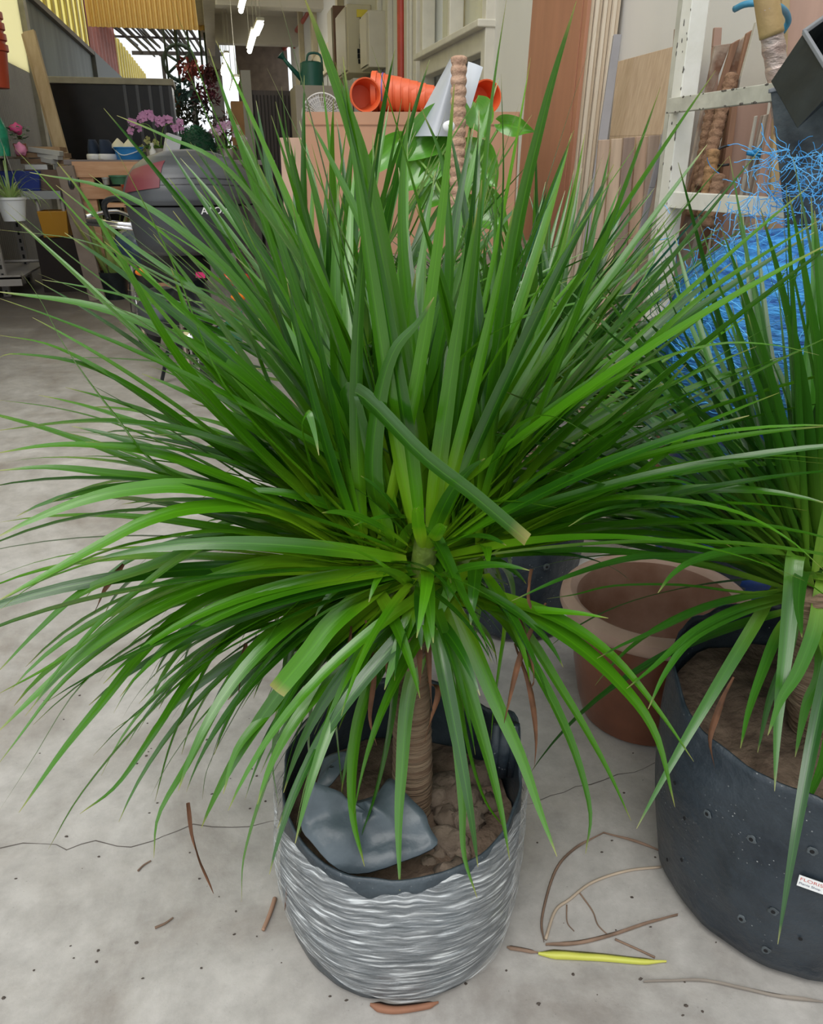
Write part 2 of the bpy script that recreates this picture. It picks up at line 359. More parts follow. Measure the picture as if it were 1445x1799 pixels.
# ---- left wall of the lane (plane x = -2.8)
XL = -2.8
def corrugated(x, ya, yb, z0, ztop, pitch, amp, M, nm, parent=None):
    n = int((yb-ya)/pitch*4); vs = []; fs = []
    for i in range(n+1):
        y = ya+(yb-ya)*i/n; q = (0, 1, 1, 0)[i % 4]*amp; zt = ztop(y) if callable(ztop) else ztop
        vs += [(x+q, y, z0), (x+q, y, zt), (x+q-.02, y, zt), (x+q-.02, y, z0)]
        if i:
            o = 4*i-4; fs += [(o, o+4, o+5, o+1), (o+1, o+5, o+6, o+2), (o+3, o+2, o+6, o+7)]
    return struct(nm, MB().add(vs, fs), M, parent, smooth=False)
yw = PX(50, 128, XL).y
corrugated(XL, 3, yw, 0, 2.66, .10, .018, mat('grey_corrugated', (.27, .26, .25), .6, var=.08, vscale=3), 'wall_left')
struct('trim_8', MB().box((XL-.05, 3, 2.66), (XL+.02, yw, 6.5)), film_sheet('cream_panel', (1.0, .95, .68)), smooth=False)
struct('trim_9', MB().box((XL-.1, yw, 0), (XL+.1, yw+.25, 6.5)), mat('dark_post', (.34, .32, .26), .7, var=.15), smooth=False)
ye = PX(160, 100, XL).y
struct('trim_10', MB().box((XL-.05, yw+.25, 0), (XL, ye, 3.84)), mat('old_green_panel', (.085, .10, .085), .6, var=.35, vscale=2.2, stretch=(1, 1, .25)), smooth=False)
struct('trim_11', MB().beam((XL+.02, yw+.25, 3.86), (XL+.02, ye, 3.86), .14, .10), mat('dark_rail', (.14, .12, .09), .7), smooth=False)
def slatted(ya, yb, z0, ztop, nm, pitch=.52, frac=.72):
    pm = film_sheet('yellow_sheet', (1.0, .93, .50)) if 'yellow_sheet' not in MATS else MATS['yellow_sheet']; rm = mat('ochre_rib', (.50, .40, .10), .6, var=.1)
    a = MB(); b = MB(); y = ya
    while y < yb:
        zt = ztop(y); a.box((XL-.06, y, z0), (XL-.03, y+pitch*frac, zt)); b.box((XL-.08, y+pitch*frac, z0), (XL+.01, y+pitch, zt)); y += pitch
    o = struct(nm, a, pm, smooth=False); b.build('rib', rm, o, smooth=False)
slatted(yw+.3, ye, 3.9, lambda y: 7.2, 'wall_left_upper', .86)
# red-brown sheets, then the paler slatted fence dropping towards the back
yr = PX(197, 60, XL).y
corrugated(XL, ye+.1, yr, 3.7, 7.0, .8, .06, mat('red_sheet', (.28, .07, .04), .6, var=.2), 'trim_12')
struct('trim_13', MB().box((XL, ye, 0), (XL+.1, yr+1.5, 3.9)), mat('dark_grey_box', (.13, .14, .13), .7), smooth=False)
y2 = 42.
zA = PX(180, 50, XL); zB = PX(238, 130, XL)
slatted(yr+.1, y2, .5, lambda y: 5.15, 'wall_left_fence', 1.0, .6)
# fascia of yellow corrugated sheet hung across the lane
YF = 22.; a = PY(155, 47, YF); b = PY(388, 54, YF)
vs = []; fs = []; n = 104
for i in range(n+1):
    x = a.x+(b.x-a.x)*i/n; q = (0, 1, 1, 0)[i % 4]*.08
    for dy in (0, .02): vs += [(x, YF-q+dy, a.z), (x, YF-q+dy, a.z+2.2)]
    if i: o = 4*i-4; fs += [(o, o+4, o+5, o+1), (o+2, o+3, o+7, o+6), (o, o+2, o+6, o+4)]
struct('trim_14', MB().add(vs, fs), film_sheet('yellow_fascia', (.85, .66, .28), .5), smooth=False)
# roof battens and beams of the open shed at the far end
mb = MB(); mb.beam((-2.6, 34, PY(240, 93, 34).z), (.6, 34, PY(385, 95, 34).z), .1, .12)
for i in range(22):
    x = -2.75+i*.105; mb.beam((x, 25.5, 5.0), (x+rng.uniform(.3, .6), 35+rng.uniform(-2, 1), 5.15+rng.uniform(-.1, .12)), .05 if i % 3 else .09, .04)
for y in (27, 30): mb.beam((-2.8, y, 5.02), (.2, y, 5.02), .06, .06)
mb.box((-.72, 33.9, 0), (-.5, 34.1, 5.1)); mb.box((-1.62, 34, .5), (-1.5, 34.1, 5.1))
struct('trim_15', mb, mat('dark_batten', (.06, .05, .045), .8), smooth=False)
struct('trim_16', MB().box((-2.6, 36, 0), (.9, 36.1, 1.55)), mat('far_low_wall', (.30, .20, .16), .8, var=.2), smooth=False)
struct('wall_back', MB().box((.72, 23, 0), (2.0, 23.15, 4.3)), mat('shed_brown', (.16, .12, .09), .8, var=.2), smooth=False)
struct('ceiling_added_shade', MB().box((-3.0, 5.2, 7.3), (2.3, 15.6, 7.4)), mat('added_shade_roof', (.35, .33, .28), .8), smooth=False)  # unseen roof added to darken the lane, ending early so the fascia stays lit
# ================================================================== THE POTTED DRACAENAS
bagm = bag_material('black_plastic_bag', (.024, .034, .044), (.066, .086, .102), .3, .36)
bagd = bag_material('dusty_black_plastic_bag', (.010, .017, .026), (.040, .054, .068), .95, .38)
soilm = mat('brown_soil', (.085, .055, .038), .95, vscale=25, bump=1., bscale=55, col2=(.20, .14, .10))
stonem = mat('clay_clod', (.10, .072, .052), .95, vscale=18, bump=.8, bscale=50, col2=(.24, .185, .14))
trunkm = mat('ringed_trunk', (.17, .10, .06), .85, vscale=6, bump=1., bscale=14, stretch=(1, 1, 14), col2=(.30, .215, .14))
def bag(parent, c, r0, r1, h, M, rimfn, seed, dents=.05, n=96, thick=.004, name='grow_bag', bulge=.0):
    prof = []; K = 26
    for i in range(K+1):
        s = i/K; prof.append((r0+(r1-r0)*s+bulge*sin(pi*s), h*s))
    prof = [(r0*.3, .002), (r0*.86, .0), (r0*.97, .012)]+prof[1:]
    inn = [(r-thick, z) for r, z in prof[::-1]][:K-4]
    prof = prof+inn
    def fn(r, z, a):
        s = z/h; top = rimfn(a); zz = z*(1+(top/h-1)*s*s)
        d = V((cos(a)*1.6, sin(a)*1.6, zz*5+seed))
        q = noise.noise(d)*dents*(.4+.6*s)+noise.noise(V((a_per(a, 9)[0], a_per(a, 9)[1], zz*6+seed)))*dents*.45
        return r*(1+q), max(zz, .001 if z > 0 else 0)
    mb = MB(); mb.lathe(prof, c, n, fn)
    mb.f = [q for q in mb.f if len(q) == 4]+[tuple(range(n))[::-1]]
    return mb.build(name, M, parent, smooth=True)
def a_per(a, k): return (cos(a)*k*.5, sin(a)*k*.5)
def soil(parent, c, r, z, seed, clods=0, cl=(0, 360)):
    vs = [V((c.x, c.y, z+.012))]; fs = []; n = 48; R = 12
    for i in range(1, R+1):
        for k in range(n):
            a = 2*pi*k/n; p = V((c.x+cos(a)*r*i/R, c.y+sin(a)*r*i/R, 0)); p.z = z+.022*noise.noise(p*14+V((seed, 0, 0)))+.010*noise.noise(p*40); vs.append(p)
    fs += [(0, 1+k, 1+(k+1) % n) for k in range(n)]
    for i in range(R-1):
        for k in range(n): o = 1+i*n; fs.append((o+k, o+n+k, o+n+(k+1) % n, o+(k+1) % n))
    MB().add(vs, fs).build('soil', soilm, parent, smooth=True)
    rr = random.Random(seed)
    for i in range(clods):
        a = radians(rr.uniform(*cl)); q = rr.uniform(.30, .86)*r; s = rr.choice((.010, .014, .018, .024, .034))
        MB().blob((c.x+cos(a)*q, c.y+sin(a)*q, z+s*.35), s, 10, .28, i, (1, rr.uniform(.7, 1.1), .75)).build('clod', stonem, parent, smooth=True)
def trunk(parent, a, b, r0, r1, seed=0):
    a = V(a); b = V(b); K = 70; pts = []; rs = []
    for i in range(K+1):
        s = i/K; pts.append(a.lerp(b, s)+V((sin(s*4+seed)*.006, cos(s*3+seed)*.004, 0)))
        rs.append((r0+(r1-r0)*s+.012*max(0, (s-.85)/.15))*(1+.05*sin(i*2.1)+.03*noise.noise(V((i*.7, seed, 0)))))
    MB().tube(pts, rs, 20).build('trunk', trunkm, parent, smooth=True)
def foliage(parent, leaves, M, limit=100):
    """leaves: list of dict(pts,w,...) ; the nearest/longest become parts of their own, the rest one stuff part"""
    def size(l):
        mpt = l['pts'][len(l['pts'])//2]; return l.get('pri', 0)*100+sum((l['pts'][i+1]-l['pts'][i]).length for i in range(len(l['pts'])-1))*l['w']/max(.2, (mpt-CP).length)**2
    leaves.sort(key=size, reverse=True)
    rest = MB()
    for i, l in enumerate(leaves):
        mb = MB() if i < limit else rest
        leaf(mb, l['pts'], l['w'], l['rnd'], l.get('roll', 0), l.get('fold', .28), l.get('axis'), l.get('blunt', False), l.get('wpos', .2), l.get('twist', 0))
        if i < limit: mb.build('leaf', l.get('mat', M), parent, smooth=True)
    if rest.v: rest.build('foliage', M, parent, smooth=True, kind='stuff')
def rosette(heads, N, rnd, Lr, W, keep=lambda a, e: True, elr=(-.4, .97), cap=.04, droop=(.25, 1.3), up=.0, reject=None):
    out = []
    while len(out) < N:
        hd = heads[rnd.randrange(len(heads))]; a = rnd.uniform(0, 2*pi); se = rnd.uniform(*elr); el = math.asin(se)
        if not keep(a, el): continue
        az = a-YAW
        u = max(0, min(1, (el+.4)/1.9))
        p0 = hd+V((cos(az)*.03, sin(az)*.03, -.05+.12*u))
        L = rnd.uniform(*Lr)*(1-.1*abs(u-.5))
        dr = droop[1]+(droop[0]-droop[1])*min(1, max(0, (el+.2)/1.1)); dr *= rnd.uniform(.6, 1.35)
        pts = grow(p0, az, el, L, dr, 15, az_curl=rnd.uniform(-.35, .35))
        if min(p.z for p in pts) < .03: continue
        if reject and reject(pts): continue
        out.append(dict(pts=pts, w=rnd.uniform(*W), rnd=min(1, max(0, rnd.gauss(.6, .33))), roll=rnd.uniform(-.5, .5), twist=rnd.uniform(-.9, .9), axis=hd, fold=rnd.uniform(.15, .4), a=a, el=el))
    return out
# ---------------------------------------------------------- main plant
BC = PF(712, 1400, 1.10); BC = V((BC.x, BC.y, 0)); BC = V((FH.x*1.085+RT.x*(-.022), FH.y*1.085+RT.y*(-.022), 0))
main = thing('potted_dracaena', 'largest dracaena with long strappy green leaves, its black bag wrapped in clear stretch film', 'potted plant', BC)
def cam_ang(a): return a+YAW          # world azimuth -> azimuth seen from camera (0 right, 90 away, 270 near)
def rim_main(a):
    c = cam_ang(a) % (2*pi); back = max(0, sin(c)); front = max(0, -sin(c))
    z = .315-.02*front+.055*back**.7
    z += .05*math.exp(-((c-radians(18))/.22)**2)
    return z
bagpart = bag(main, BC, .205, .212, .33, bagm, rim_main, 2.0, .06, bulge=.008)
soil(main, BC, .205, .225, 3, 46, (-70-12, 40-12))
# folded-over flap of the bag at the front of the rim and a smaller torn one at the left
def sheet(pts_px, Fs, nm, parent, M, off=.004, seed=0, sub=10):
    """a crumpled plastic flap: quad patch from 4 corners"""
    P = [PF(x, y, f) for (x, y), f in zip(pts_px, Fs)]; vs = []; fs = []
    for i in range(sub+1):
        for j in range(sub+1):
            u = i/sub; v = j/sub; p = P[0].lerp(P[1], u).lerp(P[3].lerp(P[2], u), v)
            vs.append(p+V((noise.noise(p*22+V((seed, 0, 0))), noise.noise(p*22+V((seed+9, 0, 0))), noise.noise(p*18)))*.014)
    k = len(vs); nrm = (P[1]-P[0]).cross(P[3]-P[0]).normalized()*off; vs += [p-nrm for p in vs[:k]]; S1 = sub+1
    for i in range(sub):
        for j in range(sub): o = i*S1+j; fs += [(o, o+1, o+S1+1, o+S1), (k+o, k+o+S1, k+o+S1+1, k+o+1)]
    for i in range(sub): fs += [(i, i+S1*0+1, k+i+1, k+i)] if False else []
    return MB().add(vs, fs).build(nm, M, parent, smooth=True)
flapm = mat('grey_black_plastic_flap', (.045, .062, .075), .38, vscale=9, bump=.5, bscale=14, col2=(.095, .122, .142))
def polyflap(outline, Fs, nm, parent, M, seed=0, thick=.0025):
    """a flap of plastic with its own outline, crumpled"""
    P = [PF(x, y, f) for (x, y), f in zip(outline, Fs)]; c = sum(P, V((0, 0, 0)))/len(P)
    cl = catmull(P+[P[0]], 48); R = 8; vs = [c+V((0, 0, .012))]; n = 48; fs = []
    for i in range(1, R+1):
        for k in range(n):
            p = c.lerp(cl[k], i/R); w = .019*(1-.3*i/R)
            vs.append(p+V((noise.noise(p*16+V((seed, 0, 0))), noise.noise(p*16+V((0, seed, 5))), noise.noise(p*20+V((seed, 3, 0)))+.6))*w)
    fs += [(0, 1+k, 1+(k+1) % n) for k in range(n)]
    for i in range(R-1):
        for k in range(n): o = 1+i*n; fs.append((o+k, o+n+k, o+n+(k+1) % n, o+(k+1) % n))
    m0 = len(vs); vs += [p-V((0, 0, thick)) for p in vs]; fs += [tuple(i+m0 for i in f[::-1]) for f in fs]
    o = 1+(R-1)*n; fs += [(o+k, m0+o+k, m0+o+(k+1) % n, o+(k+1) % n) for k in range(n)]
    return MB().add(vs, fs).build(nm, M, parent, smooth=True)
polyflap([(545, 1375), (600, 1415), (660, 1400), (690, 1372), (715, 1390), (752, 1450), (762, 1500), (640, 1548), (560, 1500), (520, 1440)],
         [.98, 1.0, 1.01, 1.03, 1.01, .96, .925, .898, .91, .95], 'bag_flap', bagpart, flapm, 3)
polyflap([(572, 1335), (612, 1322), (610, 1360), (585, 1392), (560, 1380)], [1.08, 1.08, 1.05, 1.02, 1.03], 'bag_flap', bagpart, flapm, 5)
# rolled bit of the rim standing at the right
mb = MB()
for dx, r in ((0, .012), (.018, .010), (-.016, .009)):
    a = PF(880, 1360, 1.12)+RT*dx; mb.tube([a+V((0, 0, .0)), a+V((.002, 0, .06)), a+V((.004, .004, .11))], [r, r*1.1, r*.8], 10)
mb.build('rolled_rim', bagd, bagpart, smooth=True)
# stretch film
def film_material():
    m = bpy.data.materials.new('stretch_film'); m.use_nodes = True; nt = m.node_tree; N = nt.nodes; L = nt.links; b = N['Principled BSDF']; out = N['Material Output']
    b.inputs['Base Color'].default_value = (.80, .84, .86, 1); b.inputs['Roughness'].default_value = .08; b.inputs['Specular IOR Level'].default_value = 1.
    b.inputs['Metallic'].default_value = .25
    uv = N.new('ShaderNodeUVMap'); uv.uv_map = 'UVMap'; mp = N.new('ShaderNodeMapping'); mp.inputs['Scale'].default_value = (7, 150, 1); mp.inputs['Rotation'].default_value = (0, 0, 0)
    L.new(uv.outputs[0], mp.inputs[0])
    w2 = N.new('ShaderNodeTexNoise'); w2.inputs['Scale'].default_value = 1.; w2.inputs['Detail'].default_value = 5; w2.inputs['Distortion'].default_value = .8; L.new(mp.outputs[0], w2.inputs['Vector'])
    bp = N.new('ShaderNodeBump'); bp.inputs['Strength'].default_value = .9; bp.inputs['Distance'].default_value = .006; L.new(w2.outputs[0], bp.inputs['Height']); L.new(bp.outputs[0], b.inputs['Normal'])
    mp2 = N.new('ShaderNodeMapping'); mp2.inputs['Scale'].default_value = (5, 190, 1); L.new(uv.outputs[0], mp2.inputs[0])
    n3 = N.new('ShaderNodeTexNoise'); n3.inputs['Scale'].default_value = 1.; n3.inputs['Detail'].default_value = 6; L.new(mp2.outputs[0], n3.inputs['Vector'])
    r = ramp(N, [(.38, (.13,)*3), (.55, (.32,)*3), (.66, (.88,)*3)]); L.new(n3.outputs[0], r.inputs[0])
    t = N.new('ShaderNodeBsdfTransparent'); ms = N.new('ShaderNodeMixShader'); L.new(r.outputs[0], ms.inputs[0]); L.new(t.outputs[0], ms.inputs[1]); L.new(b.outputs[0], ms.inputs[2]); L.new(ms.outputs[0], out.inputs[0])
    return m
def wrap(parent, c, r0, r1, z0, rim, seed, M):
    n = 220; K = 90; mb = MB(); vs = []; uv = []; fs = []
    for i in range(K+1):
        s = i/K
        for k in range(n+1):
            a = 2*pi*k/n; top = rim(a); z = z0(a)+(top-z0(a))*s
            d = V((cos(a)*1.6, sin(a)*1.6, z*5+2.0)); base = (r0+(r1-r0)*s+.008*sin(pi*s))*(1+noise.noise(d)*.06*(.4+.6*s))
            sag = z*38+cos(a+YAW-pi*1.5)*1.8
            q = noise.noise(V((cos(a)*2.4, sin(a)*2.4, sag*1.7)))*.0028+noise.noise(V((cos(a)*5, sin(a)*5, sag*4)))*.0016
            rr = base*1.012+.006+q+.006*max(0, s-.9)*10*noise.noise(V((cos(a)*6, sin(a)*6, 3)))
            vs.append(c+V((cos(a)*rr, sin(a)*rr, z))); uv.append((k/n*4, z-.05*cos(a+YAW-pi*1.5)*(s-.2)))
    for i in range(K):
        for k in range(n): o = i*(n+1)+k; fs.append((o, o+1, o+n+2, o+n+1))
    mb.add(vs, fs, uv); return mb.build('stretch_film', M, parent, smooth=True)
def wrim(a):
    c = cam_ang(a) % (2*pi)
    z = .275+.045*max(0, cos(c))+.02*noise.noise(V((cos(a)*3, sin(a)*3, 1)))+.012*noise.noise(V((cos(a)*9, sin(a)*9, 1)))
    if pi < c: z += .02*max(0, -cos(c))
    return z+.02*(abs(cos(c))**4)
def wbot(a):
    c = cam_ang(a) % (2*pi); return .02+.035*max(0, -cos(c))*max(0, -sin(c)+.5)+.012*noise.noise(V((cos(a)*2, sin(a)*2, 7)))
wrap(main, BC, .205, .216, wbot, wrim, 1, film_material())
TB = PF(716, 1400, 1.09); TB.z = .21; TT = PF(727, 1065, 1.10)
trunk(main, TB, TT, .037, .029, 1)
FR = 1.10
def ftip(x, y):
    if y < 300: return .98
    return 1.42-.00050*(y-400)
TR = [  # (control points root->tip, width, tip distance, rnd)
 ([(745,985),(730,800),(690,560),(640,300),(570,90),(533,-8)],.034,.86,.55),
 ([(845,960),(872,700),(905,430),(958,190),(1012,2)],.030,.90,.75),
 ([(785,970),(795,760),(838,450),(865,180),(890,-5)],.031,.92,.35),
 ([(690,990),(640,680),(520,430),(400,250),(338,95),(298,-5)],.026,.95,.6),
 ([(725,960),(665,700),(655,480),(656,325)],.030,1.0,.9),
 ([(705,985),(620,640),(530,470),(400,300),(290,240),(205,203)],.026,.98,.5),
 ([(660,975),(480,820),(320,640),(215,460),(150,350),(100,285)],.024,1.0,.5),
 ([(680,985),(560,860),(400,690),(310,480),(258,370),(203,262)],.024,.95,.3),
 ([(660,985),(520,800),(330,610),(200,510),(110,440),(10,355)],.026,1.05,.6),
 ([(640,970),(560,720),(430,570),(280,485),(150,425),(-8,403)],.025,1.1,.7),
 ([(650,975),(540,830),(400,690),(260,575),(160,520),(68,481)],.026,1.05,.35),
 ([(660,960),(590,780),(450,540),(330,415),(200,335),(52,303)],.020,1.15,.7),
 ([(650,960),(560,760),(400,560),(230,430),(98,325)],.020,1.25,.6),
 ([(660,975),(560,800),(420,660),(280,580),(150,535),(-8,512)],.026,1.15,.5),
 ([(650,980),(500,860),(340,760),(200,665),(90,608),(-8,588)],.026,1.1,.4),
 ([(640,990),(480,900),(290,830),(200,730),(120,620),(72,530),(35,475)],.026,.95,.5),
 ([(660,990),(560,900),(400,800),(260,700),(150,642),(30,622),(-10,632)],.022,1.1,.7),
 ([(640,985),(480,885),(330,800),(200,745),(100,718),(-8,702)],.024,1.1,.3),
 ([(640,980),(490,830),(350,765),(220,742),(120,742),(-8,757)],.024,1.05,.8),
 ([(650,985),(480,880),(380,835),(270,797),(170,783),(80,783),(-10,797)],.027,.98,.35),
 ([(640,990),(450,885),(300,848),(200,833),(90,821),(-8,827)],.024,1.0,.4),
 ([(600,960),(470,890),(340,857),(240,859),(150,878),(60,912),(-8,945)],.026,.90,.2),
 ([(620,975),(480,898),(350,893),(260,915),(180,955),(80,1010),(-8,1058)],.026,.88,.15),
 ([(630,985),(470,947),(380,936),(280,948),(180,972),(60,1028),(-8,1078)],.029,.88,.1),
 ([(620,990),(480,965),(370,960),(260,998),(150,1038),(70,1105),(-8,1185)],.024,.92,.45),
 ([(630,1000),(500,990),(380,1012),(270,1050),(180,1110),(90,1170),(-8,1222)],.027,.90,.4),
 ([(620,985),(430,945),(330,975),(240,1040),(170,1100),(100,1180),(52,1250)],.022,.88,.5),
 ([(640,1005),(520,1000),(420,1010),(300,1055),(170,1130),(70,1215),(-8,1290)],.030,.86,.35),
 ([(620,1010),(480,1010),(380,1030),(290,1070),(180,1140),(100,1210),(30,1300),(-5,1345)],.025,.88,.3),
 ([(640,1015),(480,1020),(330,1080),(210,1150),(130,1220),(60,1330),(-5,1430)],.026,.86,.5),
 ([(650,1010),(430,1035),(330,1075),(250,1150),(180,1235),(110,1320),(33,1428)],.027,.86,.4),
 ([(660,1015),(520,1070),(420,1120),(330,1190),(230,1290),(140,1400),(85,1492)],.025,.88,.5),
 ([(650,1020),(460,1085),(350,1175),(270,1290),(205,1380),(140,1430)],.024,.90,.6),
 ([(670,1020),(560,1080),(430,1112),(340,1162),(260,1240),(195,1285)],.020,.95,.6),
 ([(670,1020),(520,1085),(440,1150),(390,1230),(335,1335),(280,1430),(270,1508)],.024,.90,.5),
 ([(650,1020),(470,1070),(400,1120),(340,1220),(300,1310),(272,1408)],.022,.95,.45),
 ([(650,1030),(530,1110),(450,1200),(400,1280),(365,1350),(355,1405)],.021,.98,.6),
 ([(690,1040),(590,1130),(520,1250),(470,1370),(430,1500),(424,1585)],.025,.86,.5),
 ([(690,1040),(570,1140),(500,1220),(420,1310),(392,1395)],.024,.92,.35),
 ([(735,1060),(690,1120),(640,1240),(622,1330),(620,1430),(640,1522)],.030,.86,.4),
 ([(700,1060),(690,1180),(680,1280),(655,1400),(612,1525)],.028,.92,.85),
 ([(748,1075),(742,1130),(716,1230),(705,1360),(700,1450),(702,1565)],.022,.87,.5),
 ([(730,1010),(770,1130),(800,1260),(812,1400),(815,1500),(838,1578)],.022,.86,.55),
 ([(740,1010),(765,1060),(815,1200),(855,1330),(880,1430),(895,1512)],.032,.84,.5),
 ([(770,1015),(815,1100),(870,1230),(915,1330),(950,1430),(978,1505)],.024,.86,.4),
 ([(780,1035),(870,1080),(940,1180),(1000,1300),(1035,1420),(1028,1500)],.022,.88,.7),
 ([(770,1030),(890,1062),(1000,1125),(1090,1205),(1150,1290),(1185,1418)],.033,.86,.5),
 ([(770,1030),(900,1060),(990,1095),(1080,1160),(1160,1255),(1218,1338)],.025,.90,.4),
 ([(800,1050),(900,1090),(990,1220),(1060,1340),(1108,1442)],.020,.92,.5),
 ([(780,1055),(880,1068),(960,1073),(1020,1078),(1068,1086)],.016,1.0,.0),
 ([(690,1010),(590,1090),(540,1150),(485,1215)],.030,.92,.2,'b'),
 ([(700,985),(722,938),(742,925),(772,965),(812,1050),(850,1120),(872,1152)],.030,.88,.75),
 ([(690,950),(650,820),(615,705),(640,700),(740,800),(830,870),(925,950)],.028,.88,.9,'b'),
 ([(690,980),(655,850),(664,715),(690,620),(735,565),(762,522)],.027,.92,.8),
 ([(760,950),(775,760),(800,650),(860,590),(962,540)],.022,.95,.6),
 ([(850,945),(950,815),(1060,700),(1150,600),(1240,518),(1330,455),(1445,383)],.028,.92,.55),
 ([(850,950),(900,830),(1000,720),(1090,662),(1180,625),(1270,604),(1360,607),(1438,624)],.022,.92,.3),
 ([(850,985),(940,920),(1040,878),(1130,840),(1220,815),(1330,805),(1450,815)],.022,.95,.4),
 ([(850,985),(960,912),(1060,880),(1180,880),(1290,900),(1380,945),(1450,1005)],.028,.88,.3),
 ([(850,960),(960,915),(1100,850),(1220,757),(1290,722),(1368,690)],.022,1.0,.5),
 ([(840,950),(950,870),(1090,760),(1205,640)],.032,1.05,.7),
 ([(830,940),(900,820),(1000,690),(1100,580),(1185,500)],.024,1.15,.5),
 ([(840,930),(880,790),(930,738),(980,735),(1048,772)],.020,.95,.7),
 ([(810,900),(840,885),(900,882),(978,892)],.022,1.0,.0),
 ([(820,930),(900,780),(1000,560),(1100,330)],.024,1.1,.5),
 ([(830,930),(880,760),(980,600),(1080,470),(1180,360)],.022,1.25,.6),
 ([(800,930),(850,780),(900,640),(975,460),(1015,300)],.024,1.05,.7),
 ([(700,960),(650,780),(580,560),(530,440),(480,350),(453,288)],.032,.92,.6),
 ([(690,960),(560,650),(500,520),(450,440),(425,385)],.026,1.0,.4),
 ([(730,950),(690,680),(620,480),(545,345)],.026,1.15,.2),
 ([(800,940),(840,700),(870,540),(885,330),(880,130)],.024,1.1,.9),
 ([(770,940),(760,700),(790,500),(780,300),(740,190)],.024,1.15,.7),
 ([(760,940),(740,720),(710,500),(705,330),(720,180)],.024,1.2,.5),
 ([(800,930),(800,700),(830,500),(830,380)],.026,1.05,.95),
 ([(745,930),(720,760),(715,600),(730,480)],.024,1.05,.3),
 ([(640,960),(540,850),(440,720),(350,600),(300,470)],.024,1.2,.35),
 ([(620,970),(560,860),(530,760),(540,725),(552,760),(560,800)],.022,1.0,.5),
 ([(600,960),(480,700),(420,560),(300,420),(200,345)],.022,1.2,.6),
 ([(880,1050),(888,1100),(880,1160),(868,1240),(862,1300)],.012,1.0,.0),
 ([(590,1040),(560,1130),(540,1280),(545,1400),(520,1480)],.024,.95,.5),
 ([(620,1040),(575,1130),(585,1250),(600,1380),(608,1440)],.022,.98,.35),
 ([(600,1030),(520,1120),(500,1230),(480,1330),(490,1420)],.022,1.02,.6),
 ([(760,1030),(800,1150),(820,1290),(850,1400),(890,1460)],.022,1.0,.3),
 ([(580,1030),(480,1130),(440,1180),(400,1230)],.022,1.05,.8),
]
lv = []
for k, t in enumerate(TR):
    P, w_, ft, rd = t[:4]; n = len(P); seg = [0.]
    for i in range(1, n): seg.append(seg[-1]+math.dist(P[i], P[i-1]))
    pts3 = [PF(x, y, FR+(ft-FR)*(s/seg[-1])**1.15) for (x, y), s in zip(P, seg)]
    lv.append(dict(pts=catmull(pts3, 22), w=w_*1.14, rnd=rd, roll=rng.uniform(-.35, .35), twist=rng.uniform(-.5, .5), axis=TT, pri=1, fold=rng.uniform(.2, .4), blunt=len(t) > 4))
crm = mat('yellow_green_crown', (.08, .12, .02), .6, vscale=30, bump=.4, bscale=80, col2=(.17, .26, .03))
hA = PF(650, 985, 1.12); hB = PF(745, 975, 1.09); hC = PF(838, 955, 1.13); hD = PF(740, 950, 1.18)
def clear_pot(P, n=.1):
    for p in P[4:]:
        x, y = proj(p)
        if 985 < x < 1310 and 985 < y < 1330: return rng.random() > n
    return False
def rej_main(P):
    if (P[-1]-BC).dot(FH) < -.30 and P[-1].z < .62 or P[-1].z < .30: return True
    x, y = proj(P[-1])
    if y > 1540 or (x > 900 and y > 1080): return True
    return clear_pot(P, .12)
def keep_main(a, e):
    x = cos(a); y = sin(a)
    if y < -.45 and e > -.1 and e < 1.15: return False
    if x > .3 and e < .12: return rng.random() < .18
    if y < -.2 and e < -.1: return rng.random() < .5
    return True
for hh in (hA, hB, hC, hD):
    q = TT+V((0, 0, -.03)); MB().tube(catmull([q, q.lerp(hh, .5)-V((0, 0, .012)), hh, hh+(hh-q)*.25+V((0, 0, .05))], 14), [.018, .018, .018, .019, .020, .020, .021, .021, .020, .020, .019, .017, .014, .011, .007], 12).build('branch', crm, main, smooth=True)
lv += rosette([hA, hB, hC, hD, TT+V((0, 0, .03))], 90, random.Random(23), (.12, .30), (.018, .025), lambda a, e: True, (-.5, .95), droop=(.4, 1.3), reject=clear_pot)
lv += rosette([hA, hB, hC, TT], 90, random.Random(17), (.36, .56), (.018, .025), lambda a, e: not (cos(a) > .35) and (sin(a) > -.75 or rng.random() < .5), (-.75, -.1), droop=(.5, 1.0), reject=rej_main)
lv += rosette([hA, hB, hC, hD, hA, hB], 380, random.Random(11), (.46, .74), (.019, .028), keep_main, (-.42, .985), droop=(.12, 1.0), reject=rej_main)
foliage(main, lv, LEAF)
# withered leaves hanging under the crown
def dry(px, F0, F1, w_, parent=main):
    mb = MB(); n = len(px); pts = catmull([PF(x, y, F0+(F1-F0)*i/(n-1)) for i, (x, y) in enumerate(px)], 12)
    leaf(mb, pts, w_, .5, rng.uniform(-1, 1), .8, TT, wpos=.4, twist=3.); mb.build('withered_leaf', DRY, parent, smooth=True, label='brown withered leaf')
for q in (((905, 1130), (930, 1200), (940, 1290), (938, 1350)), ((960, 1060), (920, 1140), (900, 1200), (880, 1290)), ((935, 1000), (930, 1045), (932, 1070)), ((640, 1090), (655, 1180), (650, 1260), (662, 1310)),
          ((755, 1090), (752, 1180), (760, 1260)), ((430, 1130), (425, 1180), (418, 1230)), ((215, 990), (190, 1030), (165, 1078)), ((905, 1060), (935, 1180), (932, 1210)), ((615, 1100), (610, 1160), (640, 1210)),
          ((330, 1410), (345, 1490), (375, 1570)), ((510, 1440), (512, 1500), (500, 1600)), ((750, 1200), (770, 1220), (745, 1305))):
    dry(q, 1.06, .98, .009)
